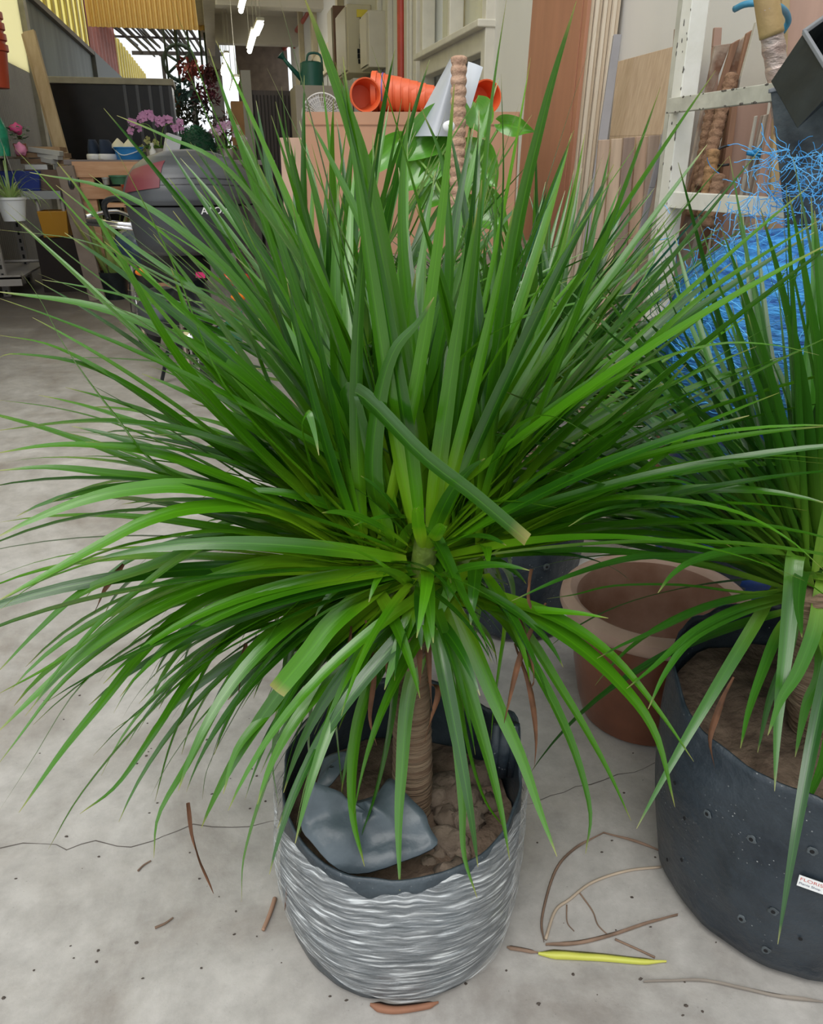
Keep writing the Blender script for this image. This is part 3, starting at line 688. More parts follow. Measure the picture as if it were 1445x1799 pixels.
for i in range(22):
    a = rng.uniform(0, 2*pi); p = TT+V((cos(a)*.03, sin(a)*.03, -.01+rng.uniform(-.03, .03)))
    mb = MB(); leaf(mb, grow(p, a, -.3, rng.uniform(.05, .12), 2.5, 6), .012, .5, 0, .5, TT, wpos=.1); mb.build('dried_sheath', DRY, main, smooth=True)
# ---------------------------------------------------------- right plant
RC = FH*1.145+RT*.738
rp = thing('potted_dracaena', 'dark dracaena in a large unwrapped black bag bearing a small white sticker, right edge', 'potted plant', RC)
def rim_r(a):
    c = cam_ang(a) % (2*pi); return .44+.012*noise.noise(V((cos(a)*5, sin(a)*5, 2)))+.03*max(0, sin(c))-.015*max(0, -sin(c))+.04*math.exp(-((c-radians(170))/.35)**2)
bag2 = bag(rp, RC, .235, .275, .46, bagd, rim_r, 8., .06, bulge=.012)
soil(rp, RC, .262, .375, 6)
TRB = RC+V((0, 0, .37)); TRT = PF(1425, 1035, 1.17)
trunk(rp, TRB, TRT, .052, .040, 3)
# drainage holes with dusty rings, and the sticker
def on_bag(px, py, c, r, off=.003):
    d = ray(px, py); o = CP-c; A = d.x**2+d.y**2; B = 2*(o.x*d.x+o.y*d.y); C_ = o.x**2+o.y**2-r*r; D = B*B-4*A*C_
    t = (-B-sqrt(max(0, D)))/(2*A); p = CP+d*t; n = V((p.x-c.x, p.y-c.y, 0)).normalized(); return p+n*off, n
def surf_r(z, ang, c, r0, r1, h, rim, seed, dents, bulge):
    s = z/h; r = r0+(r1-r0)*s+bulge*sin(pi*min(1, s)); d = V((cos(ang)*1.6, sin(ang)*1.6, z*5+seed))
    q = noise.noise(d)*dents*(.4+.6*s)+noise.noise(V((a_per(ang, 9)[0], a_per(ang, 9)[1], z*6+seed)))*dents*.45; return r*(1+q)
holem = mat('hole_black', (.005, .005, .006), .9)
dustm = mat('dust_ring', (.070, .084, .092), .8, var=.3, vscale=40)
for (x, y) in ((1243, 1429), (1320, 1473), (1426, 1494), (1358, 1600), (1302, 1613), (1345, 1668), (1187, 1375), (1204, 1437), (1174, 1510), (1199, 1510), (1405, 1647)):
    r = .26
    for _ in range(4):
        p, n = on_bag(x, y, RC, r, 0); r = surf_r(p.z, atan2(n.y, n.x), RC, .235, .275, .46, rim_r, 8., .06, .012)
    p, n = on_bag(x, y, RC, r, .0016); M = frame_mat(p, V((0, 0, 1)).cross(n), (0, 0, 1))
    MB().lathe([(.0035, .0012), (.0035, .0020)], (0, 0, 0), 10, M=M).build('hole', holem, bag2, smooth=False)
    if x in (1320, 1243, 1345, 1358, 1302, 1426): MB().lathe([(.008, .0), (.007, .0013), (.001, .0013)], (0, 0, 0), 24, fn=lambda r_, z, a: (r_*(1+.35*noise.noise(V((cos(a)*1.3, sin(a)*1.3, x)))), z), M=M).build('dust_ring', dustm, bag2, smooth=False)
p, n = on_bag(1425, 1541, RC, .256, 0); r = .26
for _ in range(5): p, n = on_bag(1425, 1541, RC, r, 0); r = surf_r(p.z, atan2(n.y, n.x), RC, .235, .275, .46, rim_r, 8., .06, .012)
p, n = on_bag(1399, 1552, RC, r+.003, 0); tx = V((0, 0, 1)).cross(n).normalized(); M = frame_mat(p+n*.003, tx, (0, 0, 1))
st = MB().box((0, -.0005, -.0006), (.062, .0215, .0004), M).build('sticker', mat('white_sticker', (.85, .86, .86), .4), bag2, smooth=False, label='small white shop sticker')
M2 = frame_mat(M@V((.002, .0125, .0004)), tx, (0, 0, 1)); text_part('FLORIST', 'lettering', .0085, M2, mat('red_ink', (.55, .12, .10), .5), bag2, .0002, sx=1.25)
M2 = frame_mat(M@V((.002, .0045, .0004)), tx, (0, 0, 1)); text_part('Plants Shop', 'lettering', .006, M2, mat('dark_ink', (.05, .06, .12), .5), bag2, .0002, sx=1.1)
TR2 = [
 ([(1390,1010),(1340,985),(1250,982),(1120,980),(1000,1012),(898,1056)],.020,1.0),
 ([(1400,1030),(1330,1045),(1200,1030),(1080,1030),(1010,1045),(960,1052)],.018,1.05),
 ([(1390,990),(1300,930),(1200,895),(1100,890),(1040,902),(998,925)],.022,1.0),
 ([(1400,1000),(1380,975),(1290,970),(1220,985),(1180,1010),(1155,1042)],.022,.95),
 ([(1400,1040),(1330,1050),(1240,1070),(1150,1110),(1090,1135),(1048,1157)],.026,.95),
 ([(1400,1045),(1300,1070),(1220,1110),(1150,1170),(1100,1210)],.020,.95),
 ([(1400,1050),(1310,1075),(1220,1120),(1170,1180),(1138,1246)],.020,.93),
 ([(1420,1030),(1397,975),(1388,1050),(1378,1150),(1366,1260),(1360,1390)],.027,.92),
 ([(1440,1020),(1430,1100),(1400,1180),(1370,1230),(1348,1292)],.024,.92),
 ([(1430,1020),(1410,1005),(1402,1060),(1408,1120)],.020,.94),
 ([(1410,1060),(1370,1110),(1340,1180),(1315,1250),(1300,1315)],.020,.95),
 ([(1400,1060),(1380,1150),(1350,1230),(1330,1322)],.020,.98),
 ([(1440,1070),(1440,1180),(1415,1240),(1396,1330)],.020,.95),
 ([(1460,1060),(1470,1180),(1450,1330),(1390,1462)],.026,.88),
 ([(1400,990),(1300,900),(1230,860),(1180,845),(1110,850)],.020,1.05),
 ([(1400,980),(1330,870),(1250,780),(1200,725),(1170,700)],.022,1.1),
 ([(1410,970),(1330,780),(1240,650),(1130,560)],.022,1.15),
 ([(1420,960),(1370,740),(1320,560),(1265,395)],.026,1.05),
 ([(1430,960),(1410,700),(1370,500),(1335,365)],.026,1.05),
 ([(1430,960),(1440,700),(1415,500),(1385,340)],.024,1.0),
 ([(1440,960),(1460,700),(1440,500),(1430,370)],.026,1.0),
 ([(1420,960),(1350,740),(1290,570),(1240,455)],.024,1.1),
 ([(1410,960),(1330,820),(1230,720),(1160,640)],.022,1.2),
 ([(1400,970),(1300,830),(1160,740),(1060,690)],.020,1.2),
 ([(1400,970),(1280,850),(1150,770),(1075,735)],.020,1.25),
]
lv = []
for P, w_, ft in TR2:
    n = len(P); seg = [0.]
    for i in range(1, n): seg.append(seg[-1]+math.dist(P[i], P[i-1]))
    pts3 = [PF(x, y, 1.17+(ft-1.17)*(s/seg[-1])) for (x, y), s in zip(P, seg)]
    lv.append(dict(pts=catmull(pts3, 20), w=w_*1.05, rnd=rng.uniform(.1, .8), roll=rng.uniform(-.3, .3), axis=TRT, pri=1, fold=.3))
h1 = TRT+V((0, 0, .0)); h2 = TRT+RT*.07+V((0, 0, .02)); h3 = TRT+RT*-.03+FH*.05+V((0, 0, .03))
def keep_r(a, e):
    if sin(a) < -.3 and -.1 < e < 1.1: return False
    if e < .1 and cos(a) < .2: return rng.random() < .15
    if cos(a) > .7 and sin(a) < 0: return rng.random() < .4
    return True
lv += rosette([h1, h2, h3], 330, random.Random(5), (.40, .68), (.016, .024), keep_r, (-.3, .985), droop=(.05, .9), reject=lambda P: clear_pot(P, .06))
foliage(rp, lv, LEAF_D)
dry([(1290, 1190), (1262, 1250), (1245, 1300), (1255, 1350)], 1.05, 1.0, .010, rp)
# ---------------------------------------------------------- plants behind
def back_plant(lbl, px, F, r, bh, crown, N, Lr, seed, elr, Wd, M=LEAF_B, base_px=None, droop=(.15, .9)):
    c = PF(px, 700, F); c.z = 0
    t = thing('potted_dracaena', lbl, 'potted plant', c)
    bg_ = bag(t, c, r*.93, r, bh, bagd, lambda a: bh*(1+.05*sin(3*a)), seed*1.7, .05, n=64)
    soil(t, c, r*.95, bh-.07, seed)
    top = PF(crown[0], crown[1], F)
    trunk(t, c+V((0, 0, bh-.08)), top, .035, .028, seed)
    hs = [top+RT*.0, top+RT*.07+V((0, 0, .03)), top-RT*.07+V((0, 0, .03)), top+FH*.06]
    L_ = rosette(hs, N, random.Random(seed), Lr, Wd, lambda a, e: not (sin(a) < -.5 and -.3 < e < .9), elr, droop=droop, reject=lambda P: clear_pot(P, .1))
    foliage(t, L_, M)
    return t, bg_, c
bt, bb, bc = back_plant('bright green dracaena in a black bag with punched holes, left of the terracotta pot', 925, 2.16, .195, .42, (935, 700), 330, (.44, .66), 21, (-.15, .98), (.016, .024), LEAF_B)
for (x, y) in ((904, 1007), (959, 995), (860, 1025), (975, 940), (930, 960), (1000, 965)):
    p, n = on_bag(x, y, bc, .193, .002); M = frame_mat(p, V((0, 0, 1)).cross(n), (0, 0, 1))
    MB().lathe([(.010, 0), (.010, .0015), (.006, .002)], (0, 0, 0), 14, M=M).build('eyelet', dustm, bb, smooth=False)
    MB().lathe([(.004, .0015), (.004, .0032)], (0, 0, 0), 10, M=M).build('hole', holem, bb, smooth=False)
back_plant('glossy upright dracaena behind the film-wrapped one, near the motorcycle', 590, 2.05, .17, .38, (590, 690), 190, (.48, .80), 33, (.25, .99), (.018, .028), LEAF_B, droop=(.05, .5))
back_plant('pale narrow-leaved dracaena between the terracotta pot and the blue net', 1310, 2.02, .16, .36, (1275, 760), 170, (.35, .50), 41, (-.05, .98), (.010, .015), LEAF_B)
# ================================================================== THINGS AROUND
terra = mat('terracotta_glaze', (.11, .036, .018), .28, vscale=5, bump=.06, bscale=30, col2=(.24, .085, .042))
terra_in = mat('terracotta_inside', (.26, .12, .07), .8, vscale=5, bump=.15, bscale=30, col2=(.58, .38, .29))
terra_rim = mat('terracotta_rim', (.42, .27, .20), .7, vscale=7, bump=.1, bscale=40, col2=(.54, .38, .30))
TC = FH*1.665+RT*.595
tp = thing('terracotta_pot', 'large empty glazed terracotta pot with a pale thick rim, between the two bagged plants', 'pot', TC)
MB().lathe([(.001, 0), (.135, 0), (.15, .01), (.165, .06), (.182, .15), (.193, .24), (.198, .30)], TC, 64).build('body', terra, tp)
MB().lathe([(.198, .295), (.212, .298), (.224, .308), (.230, .322), (.228, .338), (.218, .348), (.206, .352), (.196, .347), (.189, .337)], TC, 64).build('rim', terra_rim, tp)
MB().lathe([(.189, .337), (.183, .28), (.172, .16), (.155, .06), (.12, .035), (.02, .035), (.0, .034)], TC, 64).build('inner_wall', terra_in, tp)
MB().lathe([(.018, .0362), (.0, .0363)], TC+V((.01, .03, 0)), 16).build('drain_hole', holem, tp, smooth=False)
# white foam and small rubble behind the pot
pc = PF(1200, 965, 2.1)
single('foam_board', MB().box((-.16, -.10, 0), (.16, .10, .20), Matrix.Translation((FH*2.08+RT*.60))@Matrix.Rotation(.15, 4, 'Z')), mat('white_foam', (.80, .78, .76), .8, var=.06), 'white foam block just behind the terracotta pot', 'foam block', smooth=False, bevel=.01)
for i, (x, y, r) in enumerate(((1075, 920, .03), (1045, 935, .025), (1100, 905, .028))):
    p = G(x, y); single('stone', MB().blob((p.x, p.y, r*.6), r, 10, .25, i, (1, .8, .7)), mat('rubble', (.2, .16, .13), .9, var=.4), ('brown stone on the floor behind the bag with punched holes, %s' % ('nearest', 'leftmost', 'farthest')[i]), 'stone', 'stones behind the plants', smooth=True)
# ---- floor litter
def strand(px, w0, w1, name, lbl, M, flat=True, zlift=.004, cat='dead leaf', group=None, n=30):
    P = catmull([G(x, y, zlift) for x, y in px], n); mb = MB()
    if flat:
        vs = []; fs = []
        for i, p in enumerate(P):
            s = i/n; t = (P[min(i+1, n)]-P[max(i-1, 0)]).normalized(); sd_ = V((-t.y, t.x, 0)); w = (w0+(w1-w0)*s)*min(1, 6*s+.25)*min(1, 5*(1-s)+.08)/2
            h = .004+.004*noise.noise(p*20)
            vs += [p-sd_*w, p+V((0, 0, h)), p+sd_*w, p-V((0, 0, .002))]
            if i: o = 4*i-4; fs += [(o, o+1, o+5, o+4), (o+1, o+2, o+6, o+5), (o+2, o+3, o+7, o+6), (o+3, o, o+4, o+7)]
        mb.add(vs, fs)
    else: mb.tube(P, [max(.0008, (w0+(w1-w0)*i/n)/2) for i in range(n+1)], 6)
    return single(name, mb, M, lbl, cat, group, smooth=True, loc=(P[0].x, P[0].y, .0))
yl = mat('yellow_green_leaf', (.42, .52, .05), .5, vscale=3, col2=(.62, .55, .12)); brn = mat('brown_litter', (.20, .13, .09), .85, var=.3, vscale=20); pale = mat('pale_root', (.45, .36, .27), .85, var=.2)
strand([(945, 1675), (1000, 1678), (1060, 1682), (1120, 1688), (1170, 1690)], .021, .012, 'fallen_leaf', 'yellow-green fallen leaf lying on the floor right of the wrapped bag', yl)
strand([(890, 1664), (915, 1668), (945, 1674)], .010, .008, 'leaf_stub', 'brown leaf stub touching the foot of the wrapped bag', brn)
strand([(955, 1655), (952, 1610), (975, 1530), (1010, 1490), (1060, 1463)], .004, .007, 'dead_leaf', 'thin curved brown leaf arching upward on the floor between the bags', brn)
strand([(958, 1660), (1020, 1655), (1080, 1640), (1140, 1620), (1190, 1608)], .010, .005, 'dead_leaf', 'long brown dead leaf running towards the right-hand bag', brn)
strand([(958, 1650), (975, 1600), (1000, 1580), (1040, 1550), (1100, 1530), (1160, 1523)], .006, .005, 'dry_root', 'pale dry root with side rootlets on the floor between the bags', pale, False, .004, 'root')
strand([(1015, 1565), (1040, 1600), (1050, 1625), (1070, 1645)], .003, .002, 'rootlet', 'small dark rootlet branching off the pale dry root', brn, False, .002, 'root')
strand([(995, 1590), (996, 1620), (1008, 1636)], .003, .0015, 'rootlet', 'short rootlet at the left of the pale dry root', brn, False, .002, 'root')
strand([(1080, 1650), (1120, 1668), (1150, 1682)], .004, .004, 'dry_twig', 'thin brown twig above the tip of the yellow-green fallen leaf', brn, False, .003, 'twig')
strand([(1060, 1463), (1110, 1477), (1160, 1495)], .004, .003, 'dead_leaf', 'faint grey stalk reaching the left side of the right-hand bag', brn)
strand([(1130, 1725), (1230, 1722), (1300, 1735), (1370, 1750), (1460, 1762)], .004, .009, 'dead_leaf', 'long thin grey-brown leaf at the bottom right in front of the bag', mat('grey_litter', (.22, .19, .16), .9, var=.2))
strand([(483, 1578), (474, 1605), (462, 1634)], .009, .007, 'dry_twig', 'short brown twig left of the wrapped bag', mat('twig_brown', (.30, .18, .12), .8, var=.2), False, .006, 'twig')
strand([(650, 1765), (690, 1773), (740, 1768), (770, 1762)], .02, .012, 'dead_leaf', 'crumpled brown leaf pinned under the front of the wrapped bag', mat('red_brown_leaf', (.26, .12, .07), .8, var=.3))
strand([(272, 1630), (290, 1622), (304, 1612)], .005, .003, 'dry_twig', 'tiny brown twig alone on the floor at the lower left', brn, False, .003, 'twig')
strand([(242, 1530), (252, 1520), (265, 1512)], .004, .003, 'dry_twig', 'tiny dark curved twig on the floor left of the wrapped bag, near the crack', brn, False, .003, 'twig')
r = random.Random(3); mb = MB()
for i in range(130):
    p = G(r.uniform(0, 1400), r.uniform(1150, 1790)); mb.blob((p.x, p.y, .001), r.uniform(.0012, .004), 6, .3, i, (1, r.uniform(.4, 1), .4))
single('floor_specks', mb, mat('dark_speck', (.07, .055, .045), .9), 'dark crumbs of soil scattered over the concrete floor', 'crumbs', kind='stuff', loc=(0, 1, 0))
# ---- right-hand steel rack
rackm = mat('chipped_white_paint', (.78, .77, .72), .5, vscale=11, bump=.15, bscale=30, col2=(.70, .69, .62))
rackd = mat('chipped_grey_paint', (.50, .49, .42), .55, var=.15, vscale=14, bump=.2, bscale=40)
chip = mat('bare_dark_steel', (.10, .09, .08), .7)
XA = 1.50; p = PX(1222, 0, XA); yk = p.y
rk = thing('steel_rack', 'chipped white painted steel rack post with cross bars, before the leaning boards', 'rack', (XA, yk, 0))
MB().box((XA-.03, yk-.03, 0), (XA+.03, yk+.03, 2.6)).build('post', rackm, rk, smooth=False, bevel=.003)
MB().box((XA-.03, yk+.03, 0), (XA-.012, yk+.055, 2.6)).build('post_flange', rackd, rk, smooth=False)
zb = PX(1226, 183, XA).z
MB().box((XA-.055, .9, zb-.022), (XA-.031, yk-.0, zb+.022)).build('cross_bar', rackd, rk, smooth=False, bevel=.002)
zb2 = PX(1212, 350, XA).z
MB().box((XA-.02, .9, zb2-.03), (XA+.02, yk-.03, zb2+.02)).build('cross_bar', rackm, rk, smooth=False, bevel=.002)
MB().box((XA-.03, .55, 0), (XA+.03, .61, 2.6)).build('post', rackm, rk, smooth=False, bevel=.003)
r = random.Random(4); mb = MB()
for i in range(44):
    z = r.uniform(.9, 2.1); s = r.uniform(.002, .007); mb.blob((XA-.0305, yk-.028+r.choice((0, 0, .056, .03, r.uniform(0, .05))), z), s, 6, .4, i, (.15, .7, 1.3))
    y = r.uniform(1.2, yk); mb.blob((XA-.0555, y, zb+r.choice((-.02, .02))), s, 6, .4, i+50, (.15, 1.5, .5))
mb.build('chipped_spot', chip, rk, smooth=True, kind='stuff')
# ---- boards leaning on the right wall
def plank(px, F, th, M, name, lbl, cat='board', group=None, bev=.002, F2=None, ext=True):
    n = len(px); Fs = [F if (F2 is None or y < sum(q[1] for q in px)/n) else F2 for x, y in px]
    q = [PF(x, y, f) for (x, y), f in zip(px, Fs)]
    nn = (q[1]-q[0]).cross(q[-1]-q[0]).normalized()
    if nn.dot(FH) < 0: nn = -nn
    mb = MB().quad_prism(q, nn*th)
    o_ = sorted(range(n), key=lambda i: px[i][1]); b_ = sorted(o_[-2:], key=lambda i: px[i][0]); t_ = o_[:2]
    mt = (q[t_[0]]+q[t_[1]])/2; m_ = (q[b_[0]]+q[b_[1]])/2; dr_ = m_-mt; dr_ *= 1/max(.05, -dr_.z)
    if m_.z > .1 and ext: mb.quad_prism([q[b_[0]], q[b_[1]], q[b_[1]]+dr_*q[b_[1]].z, q[b_[0]]+dr_*q[b_[0]].z], nn*th)
    return single(name, mb, M, lbl, cat, group, smooth=False, bevel=bev)
ply = mat('red_plywood', (.40, .185, .11), .6, var=.10, vscale=3, stretch=(3, 3, .4), bump=.05)
edge = mat('plywood_edge', (.52, .40, .28), .7, vscale=70, stretch=(6, 1, .05), col2=(.66, .56, .43))
edge2 = mat('plywood_edge_pale', (.60, .50, .38), .7, vscale=70, stretch=(6, 1, .05), col2=(.72, .64, .52))
def lean(x, z): return x+.035*z
ya = PX(1020, 150, 1.8).y; yb = PX(930, 150, 1.8).y
for i in range(8):
    x = 1.737+i*.0225; dy = (0, .012, .004, .02, .008, .016, .0, .01)[i]
    q = [(x, ya+dy, 0), (x+.018, ya+dy, 0), (x+.018+.08, ya+dy, 2.44), (x+.08, ya+dy, 2.44)]
    lb = ('red-faced plywood sheet, frontmost of the stack leaning on the right wall' if i == 0 else '%s plywood sheet from the front in the stack leaning on the wall' % ('', 'second', 'third', 'fourth', 'fifth', 'sixth', 'seventh', 'rearmost and eighth')[i])
    single('plywood_sheet', MB().quad_prism(q, (0, yb-ya, 0)), ply if i == 0 else (edge if i % 2 else edge2), lb, 'board', 'plywood sheets leaning on the right wall', smooth=False, bevel=.001)
single('plywood_sheet', MB().quad_prism([(1.732, ya+.05, 0), (1.736, ya+.05, 0), (1.816, ya+.05, 2.44), (1.812, ya+.05, 2.44)], (0, yb-ya-.02, 0)), ply, 'thin red veneer sheet covering the front of the plywood stack', 'board', smooth=False)
grey = mat('grey_board', (.26, .25, .26), .6, var=.08); ven = mat('veneer_panel', (.42, .30, .20), .6, vscale=9, stretch=(9, 9, .5), col2=(.52, .39, .27))
plank([(1078, 60), (1092, 60), (1066, 250), (1050, 250)], 4.0, .02, grey, 'grey_board', 'narrow dark grey board beside the plywood stack', F2=3.9)
XV = 1.86
q = [PX(1084, 108, XV), PX(1188, 80, XV), PX(1200, 75, XV), PX(1192, 236, XV-.05), PX(1070, 240, XV-.05)]
single('veneer_panel', MB().quad_prism(q, (.03, 0, 0)).quad_prism([q[4], q[3], V((q[3].x-.1, q[3].y, 0)), V((q[4].x-.1, q[4].y, 0))], (.03, 0, 0)), ven, 'straight-grained brown veneer panel with sloping top leaning on the wall', 'board', smooth=False, bevel=.002)
plank([(1186, 50), (1203, 48), (1196, 250), (1172, 250)], 3.15, .02, mat('post_brown', (.34, .22, .15), .7, var=.2), 'wooden_post', 'short brown wooden post at the right edge of the veneer panel')
cols = [(.46, .33, .24), (.56, .42, .30), (.28, .20, .16), (.50, .34, .24), (.36, .27, .21), (.30, .26, .25)]
nm = ('leftmost', 'second from left', 'third from left', 'third from right', 'second from right', 'rightmost')
for i in range(6):
    x = 1052+i*22
    plank([(x, 246-i*2), (x+19, 245-i*2), (x+6, 420), (x-15, 420)], 3.25+.02*(i % 2), .02, mat('offcut_%d' % i, cols[i], .75, var=.2, vscale=6, stretch=(5, 5, .5)), 'timber_offcut', 'timber offcut below the veneer panel, %s of six' % nm[i], 'board', 'timber offcuts under the veneer panel')
plank([(1180, 170), (1186, 168), (1150, 330), (1140, 330)], 3.1, .012, grey, 'grey_strip', 'thin grey strip leaning left of the white rack post')
plank([(1192, 115), (1212, 110), (1208, 135), (1190, 142)], 3.15, .03, mat('yellow_wood', (.48, .33, .14), .7, var=.15), 'wood_block', 'yellowish wood block behind the white rack post', ext=False)
rot = mat('rotten_painted_board', (.20, .10, .06), .8, vscale=9, bump=.6, bscale=30, col2=(.66, .60, .50)); bei = mat('beige_board', (.52, .49, .42), .7, var=.08, bump=.05); pink = mat('pinkish_board', (.42, .27, .21), .7, var=.12, vscale=4, stretch=(4, 4, .5)); brd = mat('brown_board', (.26, .14, .085), .75, var=.25, vscale=6, stretch=(6, 6, .6))
plank([(1255, 48), (1268, 48), (1266, 82), (1252, 82)], 3.2, .02, pink, 'wooden_post', 'top of a light brown post just right of the white rack post')
plank([(1256, 80), (1284, 76), (1236, 200), (1222, 330), (1205, 330)], 3.1, .02, rot, 'rotten_board', 'rotten painted board nearest the white rack post')
plank([(1286, 76), (1300, 68), (1252, 210), (1215, 345), (1205, 345)], 3.06, .02, brd, 'brown_board', 'dark brown edge of a board between two rotten boards')
plank([(1288, 82), (1314, 57), (1318, 92), (1268, 240), (1240, 345), (1212, 345)], 3.08, .018, rot, 'rotten_board', 'rotten painted board with a splintered top in the middle of the row')
plank([(1312, 58), (1322, 52), (1296, 160), (1262, 345), (1248, 345)], 3.02, .02, brd, 'brown_board', 'narrow brown batten right of the splintered board')
plank([(1328, 38), (1334, 40), (1348, 130), (1305, 345), (1268, 345), (1300, 140)], 2.98, .02, bei, 'beige_board', 'clean beige painted board with a pointed top')
plank([(1294, 178), (1350, 172), (1346, 205), (1308, 345), (1272, 345)], 2.93, .02, pink, 'pinkish_board', 'wide pinkish board below the cross bar')
plank([(1286, 185), (1296, 182), (1276, 350), (1262, 350)], 2.91, .025, brd, 'brown_board', 'brown board edge left of the wide pinkish board')
plank([(1385, -12), (1500, -12), (1460, 120), (1374, 100)], 2.75, .02, pink, 'pinkish_board', 'broad pinkish board at the top right corner behind the black pots')
plank([(1374, -12), (1388, -12), (1382, 100), (1366, 110)], 2.73, .025, mat('ochre_board', (.42, .30, .15), .7, var=.15), 'ochre_board', 'ochre board edge beside the film-wrapped trunk')
for i in range(6):
    x = i*5
    plank([(1326+x+(6 if i else 0), 204-i), (1331+x+(6 if i else 0), 203-i), (1306+x, 345), (1299+x, 345)], 2.86-.004*i, .010, bei if i == 0 else mat('strip_%d' % (i % 2), (.50-.2*(i % 2), .44-.2*(i % 2), .36-.17*(i % 2)), .7, var=.2), 'wooden_strip', 'thin beige strip in the bundle held by a blue strap, %s' % ('widest at the left', 'second', 'third', 'fourth', 'fifth', 'rightmost')[i], 'strip', 'strips held by the blue strap')
bstrap = mat('blue_strap', (.02, .28, .62), .35, var=.1)
single('blue_strap', MB().tube([PF(x, y, 2.835) for x, y in ((1312, 268), (1330, 272), (1348, 273), (1346, 266), (1330, 264), (1322, 268))], .008, 8), bstrap, 'bright blue strap around the bundle of thin strips', 'strap', smooth=True)
single('blue_strap', MB().tube(catmull([PF(x, y, f) for x, y, f in ((1290, 16, 2.62), (1310, 7, 2.58), (1340, 6, 2.56), (1365, 10, 2.58), (1380, 22, 2.66), (1384, 38, 2.7), (1374, 56, 2.72))], 20), .009, 8), mat('blue_strap_dull', (.05, .26, .42), .4, var=.15), 'curved blue strap around the top of the film-wrapped trunk', 'strap', smooth=True)
single('black_cable', MB().tube(catmull([PF(x, y, 2.88) for x, y in ((1280, 255), (1262, 262), (1254, 278), (1262, 290), (1280, 289))], 16), .004, 6), mat('black_rubber', (.02, .02, .02), .6), 'thin black cable loop between the boards', 'cable', smooth=True)
# coir poles
coir = mat('coir', (.20, .11, .065), .95, vscale=40, bump=.8, bscale=90, col2=(.33, .20, .125))
coirl = mat('coir_pale', (.42, .25, .17), .95, vscale=40, bump=.8, bscale=90, col2=(.58, .38, .27))
def coirpole(a, b, r, M, lbl, rings=.026, nn=None):
    L_ = (b-a).length; k = max(6, int(L_/rings))*6; pts = []; rs = []
    for i in range(k+1):
        pts.append(a.lerp(b, i/k)); rs.append(r*(.86+.16*abs(sin(pi*i/6)))*(1 if i < k else .6))
    return single('coir_pole', MB().tube(pts, rs, 16), M, lbl, 'plant pole', 'coir poles', smooth=True)
coirpole(PF(1230, 330, 2.88), PF(1286, 130, 3.0), .023, coir, 'coir pole leaning highest behind the cross bar')
coirpole(PF(1215, 380, 2.94), PF(1252, 170, 3.02), .020, coir, 'coir pole leaning just right of the white rack post')
coirpole(PF(1235, 380, 2.84), PF(1253, 262, 2.86), .022, mat('coir_ochre', (.33, .19, .09), .95, var=.3, vscale=40, bump=.8, bscale=90), 'ochre coir pole low between the boards')
coirpole(PF(1240, 400, 2.80), PF(1264, 305, 2.82), .022, coir, 'lowest dark coir pole above the blue net')
# film-wrapped trunk
P = catmull([PF(x, y, f) for x, y, f in ((1344, -15, 2.42), (1352, 40, 2.42), (1364, 120, 2.42), (1374, 190, 2.40), (1385, 260, 2.38), (1398, 340, 2.36), (1405, 420, 2.34))], 60)
mb = MB(); mb.tube(P, [.029*(1+.10*noise.noise(V((i*.9, 0, 0)))+.05*sin(i*1.3)) for i in range(61)], 18)
wt = thing('wrapped_trunk', 'bare trunk wrapped in shiny coppery film, leaning between rack and black pots', 'trunk', (P[-1].x, P[-1].y, 0))
mb.build('film', mat('coppery_film', (.36, .24, .20), .25, metal=.25, vscale=10, bump=1., bscale=28, stretch=(1, 1, 2.5), col2=(.52, .44, .40)), wt, smooth=True)
mb = MB(); mb.tube([p+V((0, 0, .0)) for p in P[:14]], .0315, 14); mb.build('bare_top', mat('yellow_trunk_top', (.52, .38, .16), .6, vscale=8, bump=.4, bscale=30, col2=(.36, .24, .11)), wt, smooth=True)
mb = MB(); mb.tube([P[-1], V((P[-1].x+.02, P[-1].y, .3))], .028, 12); mb.build('lower_trunk', trunkm, wt, smooth=True)
# black square pots
blk = mat('black_nursery_plastic', (.006, .008, .009), .42, vscale=7, bump=.1, bscale=30, spec=.3, col2=(.020, .027, .030))
blk2 = mat('dusty_black_nursery_plastic', (.016, .022, .026), .5, vscale=14, bump=.3, bscale=60, col2=(.10, .12, .13))
def sqpot(corners, bottom, name, lbl, M, th=.006):
    """corners: 4 mouth points; bottom: 4 base points"""
    c = sum(corners, V((0, 0, 0)))/4; cb = sum(bottom, V((0, 0, 0)))/4
    t = thing(name, lbl, 'pot', (cb.x, cb.y, min(p.z for p in bottom+corners)))
    vi = [c+(p-c)*(1-th*8)+(cb-c).normalized()*0 for p in corners]; bi = [cb+(p-cb)*(1-th*8)+(c-cb)*.04 for p in bottom]
    mb = MB(); mb.add(corners+bottom+vi+bi, [(0, 1, 5, 4), (1, 2, 6, 5), (2, 3, 7, 6), (3, 0, 4, 7), (4, 5, 6, 7), (8, 12, 13, 9), (9, 13, 14, 10), (10, 14, 15, 11), (11, 15, 12, 8), (12, 15, 14, 13), (0, 8, 9, 1), (1, 9, 10, 2), (2, 10, 11, 3), (3, 11, 8, 0)])
    mb.build('body', M, t, smooth=False, bevel=.004)
    rim = MB()
    for i in range(4): rim.beam(corners[i], corners[(i+1) % 4], .010, .010)
    rim.build('rim', mat('pot_rim', (.20, .21, .23), .35), t, smooth=False, bevel=.002)
    return t
A = PF(1412, 56, 2.12); B = PF(1470, 150, 1.98); C_ = PF(1560, 70, 2.15); D = PF(1490, 0, 2.30)
dn = (PF(1362, 200, 2.15)-PF(1412, 56, 2.12)).normalized()*.27
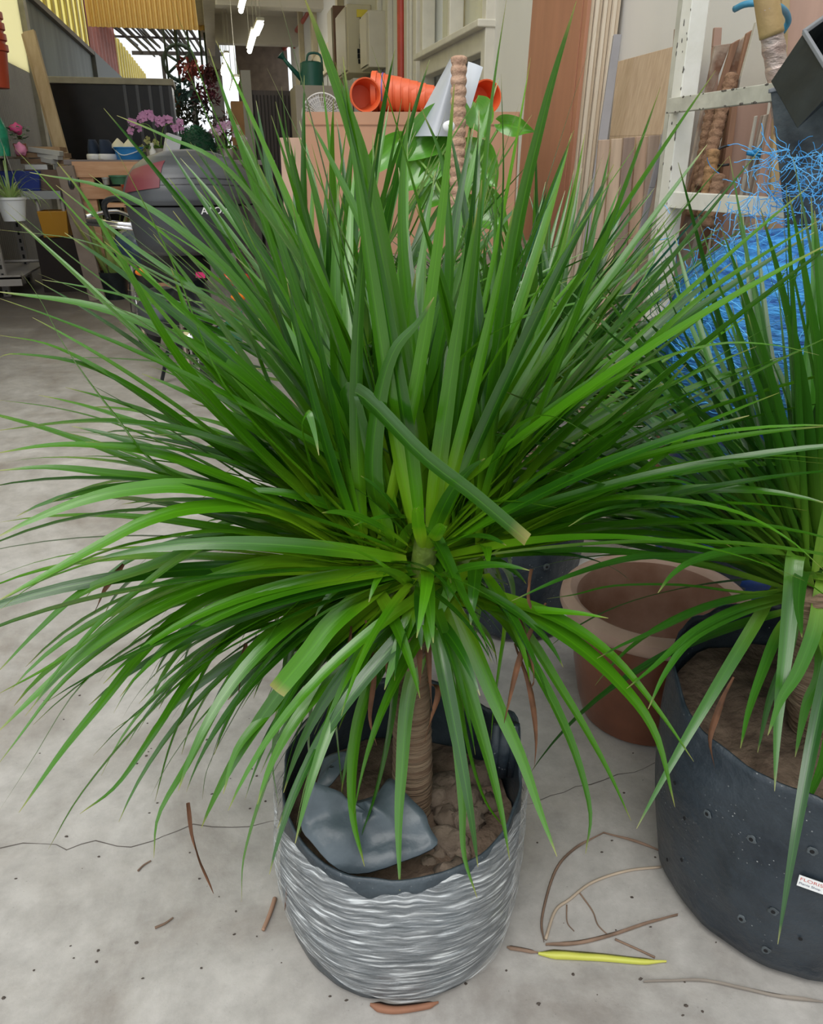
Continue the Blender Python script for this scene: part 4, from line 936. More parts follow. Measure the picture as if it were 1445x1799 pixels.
sqpot([A, B, C_, D], [p+(c-p)*.12+PF(1345, 142, 2.15)-A for p, c in zip([A, B, C_, D], [PF(1480, 70, 2.14)]*4)], 'square_pot', 'tipped black square nursery pot, its open mouth facing up and right', blk)
q = [PF(1352, 160, 2.22), PF(1500, 120, 2.1), PF(1560, 170, 2.3), PF(1440, 130, 2.45)]
cb = PF(1440, 520, 2.15)
sqpot([V(p) for p in q], [cb+(p-sum(q, V((0, 0, 0)))/4)*.45 for p in q], 'square_pot', 'tall dusty black tapering pot standing below the tipped one', blk2)
# ---- blue net bundle on a blue drum
DC = FH*2.08+RT*.95
dr = thing('blue_drum', 'dark blue plastic drum under the blue net', 'drum', DC)
MB().lathe([(.001, 0), (.20, 0), (.215, .02), (.218, .25), (.224, .26), (.224, .28), (.218, .29), (.218, .60), (.20, .66), (.001, .67)], DC, 40).build('body', mat('blue_plastic', (.012, .05, .22), .35, var=.25, vscale=5, bump=.1), dr)
MB().lathe([(.205, .655), (.228, .655), (.228, .69), (.0, .70)], DC, 40).build('lid', mat('blue_plastic', (.01, .03, .18), .35), dr)
netc = DC+V((0, 0, .86))
nt_ = thing('blue_net', 'tangled bright blue netting heaped on the drum', 'net', DC+V((0, 0, .70)))
def fn(r_, z, a): d = V((cos(a)*2.5, sin(a)*2.5, z*9)); return r_*(1+.14*noise.noise(d)+.05*noise.noise(d*3)), z
mb = MB(); mb.lathe([(.20, .70), (.26, .72), (.285, .82), (.275, .95), (.23, 1.04), (.15, 1.11), (.07, 1.15), (.0, 1.16)], DC, 72, fn)
mb.build('folded_core', mat('blue_net_fabric', (.006, .075, .30), .5, vscale=22, bump=1., bscale=60, stretch=(1, 1, 4), col2=(.06, .36, .80)), nt_, smooth=True)
r = random.Random(8); mb = MB()
for i in range(640):
    a = r.uniform(0, 2*pi); z = r.uniform(.72, 1.18) if i < 330 else r.uniform(1.08, 1.34); top = max(0, (z-.98)); rr = .285*(1 if z < .98 else max(.35, 1-(z-.98)*2.4))*r.uniform(.92, 1.2)
    p = DC+V((cos(a)*rr, sin(a)*rr, z))
    if i >= 330: p = DC+RT*r.gauss(.0, .055)*(2.0-3*max(0, z-1.1))+FH*r.gauss(-.02, .05)+V((0, 0, z))
    pts = [p.copy()]; d = V((-sin(a), cos(a), r.uniform(-.6, .6))).normalized() if i < 330 else V((r.gauss(0, 1), r.gauss(0, 1), r.gauss(.2, 1))).normalized()
    for k in range(12):
        d = (d+V((r.gauss(0, .24), r.gauss(0, .24), r.gauss(0, .24)))).normalized(); p = p+d*(.010 if i < 330 else .006)
        if i < 330: o_ = V((p.x-DC.x, p.y-DC.y, 0)); o_.normalize(); p = DC+V((o_.x*rr, o_.y*rr, p.z))
        pts.append(p.copy())
    mb.tube(pts, .0010, 4, caps=False)
mb.build('net_strands', mat('blue_net_cord', (.05, .34, .80), .4, col2=(.16, .55, .95), vscale=8), nt_, smooth=True, kind='stuff')
# ---- pothos with coir pole and film sheet
c = PF(806, 300, 3.05); c.z = 0
ph = thing('climbing_pothos', 'broad-leaved bright green climber on a thick coir pole', 'potted plant', c)
MB().lathe([(.001, 0), (.13, 0), (.17, .3), (.18, .3), (.18, .33), (.165, .33), (.16, .29), (0, .28)], c, 32).build('pot', blk, ph)
a = V((c.x, c.y, .28)); b = PF(806, 98, 3.05); k = 300
mb = MB(); mb.tube([a.lerp(b, i/k) for i in range(k+1)], [.027*(.86+.18*abs(sin(pi*i/7)))*(1 if i < k else .7) for i in range(k+1)], 18); mb.build('coir_pole', coirl, ph, smooth=True)
broad = bpy.data.materials.new('broad_leaf')
broad = leaf_mat('broad_leaf_green', (.22, .45, .05), (.12, .36, .03), (.06, .26, .03), (.12, .32, .03), .22)
def heart(parent, base, tip, w, curl, stem_from, seed=0):
    base = V(base); tip = V(tip); t = (tip-base); L_ = t.length; t.normalize(); s = t.cross(-ray(722, 300)).normalized(); nn = s.cross(t).normalized()
    vs = []; uv = []; fs = []; n = 16; m_ = 8
    for i in range(n+1):
        u = i/n; wd = w/2*(sin(pi*min(1, u*.96+.02))**.6)*(1.15-.55*u)*1.15
        for j in range(m_+1):
            v = j/m_*2-1; back = -.12*L_*(1-u)**3*abs(v)
            vs.append(base+t*(u*L_+back)+s*(v*wd)+nn*(curl*L_*(u*u)*-.6+w*.22*abs(v)**1.5+.01*sin(u*9+seed)*abs(v))); uv.append(((v+1)/2, .3+.5*u))
    for i in range(n):
        for j in range(m_): o = i*(m_+1)+j; fs.append((o, o+1, o+m_+2, o+m_+1))
    MB().add(vs, fs, uv, .3).build('leaf', broad, parent, smooth=True)
    MB().tube(catmull([V(stem_from), V(stem_from).lerp(base, .5)+V((0, 0, .04)), base], 8), .005, 6).build('stem', mat('green_stem', (.16, .32, .05), .5), parent, smooth=True)
st_ = lambda z: V((c.x, c.y, z))
for (bx, by, tx, ty, w_, cu, z0) in ((800, 190, 700, 260, .16, .35, 1.2), (770, 225, 700, 320, .20, .1, 1.1), (835, 170, 850, 225, .11, .2, 1.15), (880, 205, 935, 215, .07, .2, 1.1), (820, 250, 870, 310, .15, .2, 1.0), (790, 270, 740, 350, .16, .3, 1.0), (700, 235, 640, 290, .10, .3, 1.1), (830, 330, 890, 390, .14, .2, .9)):
    heart(ph, PF(bx, by+12, 3.22), PF(tx, ty+15, 3.12), w_*.95, cu, st_(z0), bx)
film = mat('milky_sheet', (.38, .40, .44), .3, var=.06, vscale=4, bump=.05); paper = mat('white_paper', (.64, .68, .74), .7, var=.03)
def curved_sheet(px, F, name, lbl, M, cat, bulge=.05):
    P = [PF(x, y, f) for (x, y), f in zip(px, F)]; vs = []; fs = []; n = 10
    nn = -FH
    for i in range(n+1):
        for j in range(n+1):
            u = i/n; v = j/n; p = P[0].lerp(P[1], u).lerp(P[3].lerp(P[2], u), v)+nn*(bulge*sin(pi*u)); vs += [p, p-nn*.0015]
    for i in range(n):
        for j in range(n): o = 2*(i*(n+1)+j); e = 2*(n+1); fs += [(o, o+2, o+e+2, o+e), (o+1, o+e+1, o+e+3, o+3)]
    return single(name, MB().add(vs, fs), M, lbl, cat, smooth=True)
curved_sheet([(790, 104), (806, 106), (795, 240), (718, 240)], [3.3, 3.25, 3.15, 3.2], 'plastic_sheet', 'milky grey plastic sheet curled behind the coir pole of the climber', film, 'sheet', .06)
curved_sheet([(822, 108), (848, 118), (826, 192), (812, 170)], [3.15, 3.12, 3.1, 3.12], 'paper_sheet', 'white paper sheet sticking out right of the tall coir pole', paper, 'paper', .01)
single('white_tag', MB().blob(PF(788, 222, 2.9), .022, 14, .04, 1, (1, .4, .8)), mat('white_cap', (.85, .85, .85), .4), 'round white plastic cap beside the broad-leaved climber', 'cap', smooth=True)
# ---- cardboard box with orange pots
card = mat('cardboard', (.46, .25, .155), .8, var=.08, vscale=5, stretch=(1, 1, .4), bump=.05)
BXc = PF(722, 300, 4.35); z1 = PF(722, 199, 4.05).z
M = Matrix.Translation((BXc.x, BXc.y, 0))@Matrix.Rotation(-YAW, 4, 'Z'); wb = .50
bx = thing('cardboard_box', 'big brown cardboard box carrying a row of orange pots', 'box', (BXc.x, BXc.y, .9), -YAW)
mb = MB()
for (a, b) in (((-wb, -.3, .9), (wb, -.295, z1)), ((-wb, .295, .9), (wb, .3, z1)), ((-wb, -.3, .9), (-wb+.005, .3, z1)), ((wb-.005, -.3, .9), (wb, .3, z1)), ((-wb, -.3, .9), (wb, .3, .905))): mb.box(a, b, M)
mb.build('body', card, bx, smooth=False)
mb = MB(); mb.box((-wb, -.3, z1), (wb, -.01, z1+.006), M); mb.box((-wb, .01, z1), (wb, .3, z1+.006), M); mb.build('flap', card, bx, smooth=False)
MB().box((-wb-.002, -.303, z1-.05), (wb+.002, -.3, z1-.045), M).build('crease', mat('card_dark', (.33, .17, .10), .8), bx, smooth=False)
b2 = MB().box((-.62, -.25, .9), (-.51, .2, z1-.1), M); single('cardboard_box', b2, mat('cardboard_pale', (.52, .35, .26), .8, var=.1), 'pale narrow cardboard box at the left end of the big one', 'box', smooth=False, loc=M@V((-.56, 0, .9)))
wbch = MB().box((-.64, -.35, .84), (.7, .5, .9), M)
for x in (-.6, .65):
    for y in (-.3, .42): wbch.box((x-.03, y-.03, 0), (x+.03, y+.03, .84), M)
single('workbench', wbch, mat('bench_wood', (.25, .19, .15), .8, var=.2), 'wooden workbench under the cardboard boxes', 'workbench', smooth=False)
orange = mat('orange_plastic', (.72, .12, .035), .45, var=.06, vscale=9)
def nursery_pot(r1, h, M):
    t = MB().lathe([(.001, 0), (r1*.72, 0), (r1*.93, h*.80), (r1*.94, h*.82), (r1*1.03, h*.83), (r1*1.03, h), (r1*.95, h), (r1*.92, h*.84), (r1*.70, .004), (.001, .004)], (0, 0, 0), 28, M=M); return t
o0 = PF(655, 185, 4.22); ax = (PF(735, 188, 4.20)-o0).normalized(); ax.z = 0
def potM(s, r): M_ = frame_mat(o0+ax*s, (0, 0, 1), ax.cross(V((0, 0, 1)))); z = -ax; x = V((0, 0, 1)); x = (x-z*x.dot(z)).normalized(); y = z.cross(x); Q = Matrix((x, y, z)).transposed().to_4x4(); Q.translation = V((o0.x, o0.y, z1+.006+r*1.04))+ax*s; return Q
for i in range(9):
    r1 = .088-.0050*i; o = single('orange_pot', nursery_pot(r1, .14, potM(.14+i*.038, r1)), orange, 'orange plastic pot nested in the lying stack on the cardboard box' if 0 < i < 8 else ('orange plastic pot at the wide left end of the lying stack' if i == 0 else 'smallest orange pot at the narrow right end of the lying stack'), 'pot', 'orange pots nested in a lying stack')
single('blue_tape', MB().lathe([(.0845, .0), (.0865, .0), (.0865, .006), (.0845, .006)], (0, 0, 0), 28, M=potM(.055, .085)), mat('purple_tape', (.14, .10, .35), .5), 'purple-blue band around the lying orange pot stack', 'tape')
P = potM(.27, .07); single('white_label', MB().box((-.018, -.02, 0), (.018, .02, .002), frame_mat(o0+ax*.30-FH*.072+V((0, 0, .0)), (0, 0, 1), ax)), paper, 'square white label stuck on the orange pot stack', 'label', smooth=False)
for (x, y, rr, f, lb) in ((632, 178, .07, 4.2, 'orange pot lying at the far left of the cardboard box'), (750, 178, .06, 4.45, 'orange pot lying behind the milky plastic sheet'), (838, 183, .075, 4.4, 'orange pot lying at the right end of the cardboard box')):
    q = PF(x, y, f); z = (RT*.3-FH).normalized(); Q = frame_mat((q.x, q.y, z1+.006+rr*1.03), (0, 0, 1), z.cross(V((0, 0, 1)))); z_ = Q.to_3x3()@V((0, 0, 1))
    single('orange_pot', nursery_pot(rr, .12, Q), orange, lb, 'pot')
# ---- motorcycle
WR = FH*4.8+RT*-1.33; hd = radians(90)-YAW+radians(30)
mc = thing('motorcycle', 'parked motorcycle with a large black top box and dark red reflector', 'motorcycle', WR, hd)
LM = Matrix.Translation(WR)@Matrix.Rotation(hd, 4, 'Z')
def L3(x, y, z): return LM@V((x, y, z))
rub = mat('tyre_rubber', (.02, .02, .02), .7, bump=.3); bronze = mat('bronze_rim', (.55, .46, .38), .35, metal=.6); chrome = mat('chrome', (.7, .7, .72), .15, metal=1.); bike = mat('bike_black', (.015, .018, .022), .3); boxm = mat('topbox_black', (.050, .054, .060), .36, bump=.04, bscale=200)
def torus(c, R, r_, nm, M_, par, sx=(1, 0, 0), n=40):
    pts = [L3(c[0]+R*cos(2*pi*i/n), c[1], c[2]+R*sin(2*pi*i/n)) for i in range(n+1)]
    return MB().tube(pts, r_, 10, caps=False).build(nm, M_, par, smooth=True)
for cx, R in ((0, .29), (1.28, .27)):
    w = torus((cx, 0, R+.045), R, .045, 'tyre', rub, mc); torus((cx, 0, R+.045), R-.05, .014, 'rim', bronze, w)
    mb = MB().tube([L3(cx, -.06, R+.045), L3(cx, .06, R+.045)], .05, 16)
    for k in range(10):
        a = 2*pi*k/10; mb.tube([L3(cx, .02*(-1)**k, R+.045), L3(cx+(R-.05)*cos(a), 0, R+.045+(R-.05)*sin(a))], .006, 5)
    mb.build('hub', chrome, w, smooth=True)
MB().beam(L3(0, .09, .33), L3(.5, .09, .36), .03, .05).beam(L3(0, -.09, .33), L3(.5, -.09, .36), .03, .05).build('swingarm', bike, mc, smooth=False, bevel=.005)
MB().blob(L3(.62, 0, .40), .18, 14, .15, 2, (1.1, .9, .9)).build('engine', mat('engine_grey', (.10, .11, .12), .4, metal=.5), mc, smooth=True)
MB().tube([L3(.5, -.16, .28), L3(.1, -.17, .33), L3(-.25, -.17, .42)], [.03, .045, .045], 14).build('exhaust', mat('exhaust_steel', (.25, .25, .26), .3, metal=.8), mc, smooth=True)
MB().tube(catmull([L3(-.38, 0, .50), L3(-.2, 0, .66), L3(0, 0, .70), L3(.25, 0, .66)], 14), [.05+.02*sin(i/14*pi) for i in range(15)], 12).build('rear_fender', bike, mc, smooth=True)
MB().tube(catmull([L3(-.25, 0, .76), L3(.1, 0, .78), L3(.5, 0, .74), L3(.8, 0, .82)], 14), [.08, .10, .12, .13, .13, .13, .12, .12, .12, .13, .13, .12, .11, .10, .08], 16).build('seat', rub, mc, smooth=True)
MB().blob(L3(.85, 0, .80), .19, 14, .08, 4, (1.3, .75, .7)).build('fuel_tank', mat('tank_blue_black', (.02, .035, .06), .2), mc, smooth=True)
MB().tube([L3(1.28, .07, .32), L3(1.05, .07, .92)], .022, 10).tube([L3(1.28, -.07, .32), L3(1.05, -.07, .92)], .022, 10).build('fork', chrome, mc, smooth=True)
MB().tube(catmull([L3(.92, .36, 1.0), L3(1.0, .15, 1.02), L3(1.05, 0, .96), L3(1.0, -.15, 1.02), L3(.92, -.36, 1.0)], 16), .013, 8).build('handlebar', chrome, mc, smooth=True)
for s in (-1, 1):
    mr = MB().tube(catmull([L3(.95, .3*s, 1.02), L3(.93, .36*s, 1.14), L3(.90, .40*s, 1.2)], 8), .006, 6).build('mirror', bike, mc, smooth=True)
    MB().blob(L3(.90, .42*s, 1.2), .06, 12, .05, 1, (.3, 1.2, .7)).build('mirror_head', bike, mr, smooth=True)
MB().blob(L3(1.12, 0, .86), .11, 14, .05, 3, (.9, 1, 1)).build('headlight', bike, mc, smooth=True)
TBX = -.30
def bxpt(z, a, prof, off=0.):
    for i in range(len(prof)-1):
        if prof[i][0] <= z <= prof[i+1][0]: break
    s = (z-prof[i][0])/(prof[i+1][0]-prof[i][0]); A_ = prof[i][1]+(prof[i+1][1]-prof[i][1])*s+off; B_ = prof[i][2]+(prof[i+1][2]-prof[i][2])*s+off
    e = .86; ca, sa = cos(a), sin(a)
    return L3(TBX+A_*abs(ca)**e*(1 if ca > 0 else -1), B_*abs(sa)**e*(1 if sa > 0 else -1), z)
lid = [(1.115, .295, .345), (1.14, .30, .35), (1.19, .29, .34), (1.25, .265, .315), (1.30, .225, .275), (1.34, .17, .215), (1.37, .09, .12), (1.38, .001, .001)]
base = [(.86, .001, .001), (.865, .19, .25), (.885, .235, .29), (.92, .26, .31), (1.02, .275, .325), (1.08, .285, .335), (1.108, .29, .34)]
def loft(prof, nm, M_, par, n=56):
    vs = []; fs = []
    Z = [prof[i][0]+(prof[i+1][0]-prof[i][0])*k/4 for i in range(len(prof)-1) for k in range(4)]+[prof[-1][0]-1e-6]
    for z in Z:
        for k in range(n): vs.append(bxpt(z, 2*pi*k/n, prof))
    for i in range(len(Z)-1):
        for k in range(n): fs.append((i*n+k, i*n+(k+1) % n, (i+1)*n+(k+1) % n, (i+1)*n+k))
    if prof[0][1] > .01: fs.append(tuple(range(n))[::-1])
    return MB().add(vs, fs).build(nm, M_, par, smooth=True)
tb = loft(base, 'top_box_base', boxm, mc); ld = loft(lid, 'top_box_lid', boxm, mc)
def patch(a0, a1, zf, prof, off, nm, M_, par):
    vs = []; fs = []; n = 14
    for i in range(n+1):
        a = a0+(a1-a0)*i/n; z0_, z1_ = zf(i/n)
        for j in range(9): z = z0_+(z1_-z0_)*j/8; vs.append(bxpt(z, a, prof, off))
    for i in range(n):
        for j in range(8): o = i*9+j; fs.append((o, o+1, o+10, o+9))
    return MB().add(vs, fs).build(nm, M_, par, smooth=True)
# the side of the box that faces the camera is around local angle
camang = atan2(*(reversed((LM.inverted()@CP-V((TBX, 0, H))).to_2d())))
patch(camang-radians(72), camang-radians(22), lambda s: (1.17+.03*s, 1.30+.025*s-.02*(1-s)), lid, .004, 'reflector', mat('dark_red_reflector', (.13, .018, .03), .5), ld)
for dz in (0, .028): patch(camang-radians(60), camang+radians(60), lambda s: (1.195+dz+.018*sin(pi*s), 1.199+dz+.018*sin(pi*s)), lid, .002, 'lid_line', mat('line_dark', (.015, .015, .017), .4), ld)
patch(camang-radians(150), camang+radians(150), lambda s: (1.106, 1.1079), base, .008, 'seam', mat('line_dark', (.015, .015, .017), .4), tb)
pz = 1.075; pa = bxpt(pz, camang+radians(12), base, .004); pb = bxpt(pz, camang+radians(40), base, .004)
if (pb-pa).dot(RT) < 0: pa, pb = pb, pa
text_part('ATOM', 'lettering', .045, frame_mat(pa-FH*.035, (pb-pa), (0, 0, 1)), mat('white_letters', (.85, .85, .85), .4), tb, .002, sx=1.2)
amb = mat('amber_lens', (.75, .20, .02), .2, emit=.05); redl = mat('red_lens', (.60, .04, .02), .2)
MB().blob(PF(412, 490, 4.35), .06, 12, .05, 2, (1.4, .6, .6)).build('tail_lamp', redl, mc, smooth=True)
MB().blob(PF(418, 522, 4.35), .035, 12, .05, 2, (1.2, .7, .7)).build('turn_signal', amb, mc, smooth=True)
MB().blob(PF(248, 478, 4.7), .03, 12, .05, 2, (1.2, .7, .7)).build('turn_signal', amb, mc, smooth=True)
MB().beam(PF(352, 478, 4.4), PF(352, 488, 4.4), .05, .01).build('pink_tag', mat('pink_tag', (.75, .03, .18), .5), mc, smooth=False)
q = [PF(382, 575, 4.2), PF(425, 545, 4.2), PF(425, 610, 4.2), PF(385, 635, 4.2)]
gp = MB().quad_prism(q, FH*.012).build('green_placard', mat('green_placard', (.01, .12, .06), .4), mc, smooth=False)
tx = (q[1]-q[0]).normalized(); text_part('80', 'lettering', .10, frame_mat(PF(391, 600, 4.19), tx, UP), mat('white_letters', (.85,)*3, .4), gp, .002, sx=1.2)
MB().tube([PF(154, 387, 4.9), PF(236, 396, 4.75)], .014, 8).tube([PF(152, 393, 4.9), PF(234, 402, 4.75)], .010, 8).build('carrier_bar', chrome, mc, smooth=True)
MB().tube(catmull([PF(225, 350, 4.7), PF(200, 348, 4.75), PF(183, 358, 4.8), PF(190, 385, 4.85)], 12), .016, 8).build('brake_hose', bike, mc, smooth=True)
MB().beam(L3(.35, .14, .02), L3(.35, .03, .35), .02, .02).beam(L3(.35, -.14, .02), L3(.35, -.03, .35), .02, .02).build('centre_stand', bike, mc, smooth=False)
# ================================================================== BACKGROUND THINGS
pine = mat('pallet_wood', (.50, .27, .15), .75, vscale=7, stretch=(.6, 4, 4), bump=.1, bscale=30, col2=(.62, .37, .23))
YP = 9.2
pl = thing('wooden_pallet', 'orange-brown wooden pallet standing upright, snake plant before it', 'pallet', (PY(240, 500, YP).x, YP, 0))
for (x0, y0, x1, y1) in ((130, 284, 345, 312), (140, 327, 345, 350), (150, 449, 345, 470), (165, 495, 345, 512)):
    a = PY(x0, y1, YP); b = PY(x1, y0, YP); MB().box((a.x, YP-.02, a.z), (b.x, YP, b.z)).build('slat', pine, pl, smooth=False, bevel=.004)
for x in (150, 222, 330):
    a = PY(x, 520, YP); b = PY(x-6, 290, YP); MB().box((b.x-.05, YP, max(0, a.z)), (b.x+.09, YP+.09, b.z)).build('block_rail', pine, pl, smooth=False, bevel=.004)
zt = 1.355
tbm = mat('grey_table_wood', (.22, .19, .19), .7, var=.15)
t = thing('display_table', 'long grey-brown display table behind the pallet', 'table', (-.6, 10.0, 0))
MB().box((-1.52, 9.35, zt-.05), (.62, 10.5, zt)).build('table_top', tbm, t, smooth=False, bevel=.005)
for x in (-1.45, .55):
    for y in (9.45, 10.4): MB().box((x-.04, y-.04, 0), (x+.04, y+.04, zt-.05)).build('leg', tbm, t, smooth=False)
def on(px, F): p = PF(px, 282, F); return V((p.x, p.y, zt))
# sneakers
def sneaker(c, rz, lbl):
    t = thing('sneaker', lbl, 'shoe', c, rz, 'pair of sneakers'); M = Matrix.Translation(c)@Matrix.Rotation(rz, 4, 'Z')@Matrix.Scale(1.35, 4)
    def out(sc, z, lift=0): return [M@V((.055*sc*(1+.15*sin(a*.5))*sin(a), .14*sc*cos(a), z+lift*max(0, cos(a)))) for a in [2*pi*k/20 for k in range(20)]]
    def l(rings): 
        vs = [p for r_ in rings for p in r_]; n = 20; fs = [(i*n+k, i*n+(k+1) % n, (i+1)*n+(k+1) % n, (i+1)*n+k) for i in range(len(rings)-1) for k in range(n)]
        fs += [tuple(range(n))[::-1], tuple(range((len(rings)-1)*n, len(rings)*n))]; return MB().add(vs, fs)
    l([out(1.02, 0), out(1.08, .01), out(1.08, .035), out(1.0, .045)]).build('sole', mat('white_rubber', (.85, .85, .86), .5), t)
    def up(sc, z, b): return [M@V((.05*sc*sin(a), .13*sc*cos(a)*(1-.0*b)+b*.04, z+.0)) for a in [2*pi*k/20 for k in range(20)]]
    l([up(1, .04, 0), up(.98, .07, 0), up(.82, .10, .6), up(.62, .135, 1.1), up(.5, .15, 1.3)]).build('upper', mat('navy_canvas', (.02, .035, .07), .8), t, smooth=True)
    return t
sneaker(on(169, 9.5), pi+.15-YAW, 'left dark blue sneaker with white sole on the pallet top'); sneaker(on(193, 9.5), pi-.1-YAW, 'right dark blue sneaker with white sole on the pallet top')
# blue basket
c = on(228, 9.55)
t = thing('blue_basket', 'blue plastic basket with a handle standing right of the sneakers', 'basket', c)
MB().lathe([(.001, 0), (.13, 0), (.155, .12), (.165, .12), (.165, .13), (.15, .13), (.125, .008), (.001, .008)], c, 28).build('body', mat('bright_blue', (.03, .24, .62), .4), t)
MB().tube(catmull([c+V((-.16, -.02, .12)), c+V((-.06, -.17, .05)), c+V((.06, -.17, .07)), c+V((.16, -.02, .12))], 12), .006, 6).build('handle', mat('pale_handle', (.6, .7, .8), .4), t, smooth=True)
for i, (dx, lb) in enumerate(((-.10, 'cream conical shuttlecock-like ornament at the left of the blue basket'), (.02, 'cream conical ornament in the middle of the blue basket'))):
    single('cream_ornament', MB().lathe([(.001, .10), (.085, .12), (.075, .15), (.035, .19), (.010, .215), (.001, .22)], c+V((dx, 0, 0)), 20), mat('cream_plastic', (.75, .70, .55), .6), lb, 'ornament', 'cream ornaments in the blue basket')
c = on(270, 9.4); single('small_bottle', MB().lathe([(.001, 0), (.035, 0), (.035, .09), (.014, .12), (.014, .14), (.02, .14), (.02, .17), (.001, .17)], c, 16), mat('white_plastic', (.7, .7, .7), .4), 'small clear bottle with white cap on the table', 'bottle')
M = Matrix.Translation(on(297, 9.4))@Matrix.Rotation(.3, 4, 'Z')@Matrix.Rotation(.3, 4, 'Y')
single('white_carton', MB().box((-.07, -.05, .02), (.08, .05, .26), M), mat('white_card', (.68, .70, .78), .6, var=.05), 'tilted white carton on the table left of the clipped bush', 'carton', smooth=False, bevel=.004)
# clipped bush
c = on(347, 9.7)
bm_ = MB(); r = random.Random(2)
for i in range(900):
    d = V((r.gauss(0, 1), r.gauss(0, 1), abs(r.gauss(0, 1)))).normalized(); p = c+V((d.x*.23, d.y*.2, .05+d.z*.28))
    x = d.cross(V((0, 0, 1))).normalized()*.02; y = (d+V((r.gauss(0, .5), r.gauss(0, .5), r.gauss(0, .5)))).normalized()*.035; bm_.add([p-x, p+y*.6-V((0,0,.004)), p+x, p+y], [(0, 1, 2, 3)])
t = thing('clipped_bush', 'round dark green clipped bush on the table', 'potted plant', c)
MB().blob(c+V((0, 0, .12)), .21, 20, .05, 1, (1.05, .95, .95)).build('leaf_mass', mat('dark_green_core', (.008, .045, .022), .8), t, smooth=True)
bm_.build('leaves', mat('dark_green_leaf', (.02, .12, .055), .5, var=.4), t, smooth=False, kind='stuff')
def orchid(px, F, lbl, M_, spread, n, seed, h=.45):
    c = on(px, F); t = thing('orchid', lbl, 'potted plant', c); r = random.Random(seed)
    MB().lathe([(.001, 0), (.06, 0), (.075, .12), (.065, .12), (.001, .10)], c, 18).build('pot', mat('orchid_pot', (.5, .45, .4), .6), t)
    mb = MB()
    for i in range(6): a = i*1.05; leaf(mb, grow(c+V((0, 0, .10)), a, .6, .26, 1.4, 8), .06, .6, axis=c)
    mb.build('leaf_tuft', LEAF_D, t, smooth=True)
    for i in range(n):
        s = i/(n-1)*2-1; p = c+RT*(s*spread)+V((0, 0, h-.10*s*s+r.uniform(-.07, .05)))+FH*r.uniform(-.05, .05); mb = MB()
        for k in range(5):
            a = 2*pi*k/5+r.random(); u = (RT*cos(a)+V((0, 0, 1))*sin(a)); v = u.cross(FH); R_ = .048
            mb.add([p, p+u*R_*.6+v*R_*.45-FH*.01, p+u*R_-FH*.004, p+u*R_*.6-v*R_*.45-FH*.01], [(0, 1, 2, 3)])
        mb.blob(p-FH*.012, .010, 6, .1, i); mb.build('flower', M_, t, smooth=True)
    for s in (-1, 1): MB().tube(catmull([c+V((0, 0, .1)), c+V((0, 0, h*.8))+RT*(s*spread*.3), c+RT*(s*spread)+V((0, 0, h-.1))], 12), .004, 6).build('flower_stem', mat('green_stem', (.16, .32, .05), .5), t, smooth=True)
pk = mat('orchid_pink', (.56, .26, .50), .6, var=.15, vscale=20); wp = mat('orchid_white_pink', (.72, .60, .68), .6, vscale=18, col2=(.45, .15, .40))
orchid(283, 9.7, 'pink-violet orchid with a long row of flowers, left of the clipped bush', pk, .30, 22, 3, .44); orchid(400, 9.8, 'white and purple orchid right of the clipped bush', wp, .20, 14, 5, .35); orchid(270, 9.95, 'small leafy orchid behind the tilted white carton', mat('orchid_yellow', (.5, .5, .2), .6), .12, 4, 6, .2)
# second table level things behind the pallet slats
for (x0, y0, x1, y1, col, nm, lb, cat) in ((190, 308, 226, 324, (.05, .16, .09), 'green_crate', 'dark green crate seen between the pallet slats', 'crate'), (213, 325, 234, 343, (.55, .08, .03), 'red_can', 'red plastic can behind the pallet slats', 'can'), (203, 342, 234, 352, (.80, .48, .03), 'yellow_tray', 'yellow tray under the red can', 'tray'), (178, 312, 190, 325, (.40, .42, .42), 'grey_jar', 'small grey jar left of the green crate', 'jar'), (133, 345, 146, 392, (.75, .40, .02), 'yellow_bin', 'yellow bin behind the left end of the pallet', 'bin'), (136, 392, 148, 420, (.02, .03, .10), 'navy_bin', 'navy bin standing under the yellow one', 'bin')):
    a = PY(x0, y1, 8.9 if nm not in ('yellow_bin', 'navy_bin') else 9.6); b = PY(x1, y0, a.y)
    single(nm, MB().lathe([(.001, 0), (.36, 0), (.46, .8), (.5, .82), (.5, 1), (.44, 1), (.3, .05), (.001, .05)], (0, 0, 0), 20, M=Matrix.Translation(((a.x+b.x)/2, a.y+.1, a.z))@Matrix.Diagonal((b.x-a.x, .2, b.z-a.z, 1))), mat(nm+'_plastic', col, .4, var=.08), lb, cat)
a = PY(180, 345, 8.95); b = PY(345, 352, 9.0); single('shelf_board', MB().box((a.x, 8.78, b.z-.05), (b.x, 9.17, b.z-.02)), pine, 'narrow wooden shelf board carrying the yellow tray', 'shelf', smooth=False)
# snake plant
c = PF(200, 500, 8.6); c.z = 0
t = thing('snake_plant', 'variegated yellow-edged snake plant in front of the pallet', 'potted plant', c)
MB().lathe([(.001, 0), (.12, 0), (.16, .28), (.15, .28), (.001, .25)], c, 24).build('pot', blk, t)
r = random.Random(9)
for i in range(20):
    mb = MB(); a = r.uniform(0, 2*pi); leaf(mb, grow(c+V((cos(a)*.06, sin(a)*.06, .26)), a, radians(r.uniform(62, 86)), r.uniform(.5, .85), .1, 10), .055, r.random(), r.uniform(-1, 1), .2, c, wpos=.4); mb.build('leaf', SNAKE, t, smooth=True)
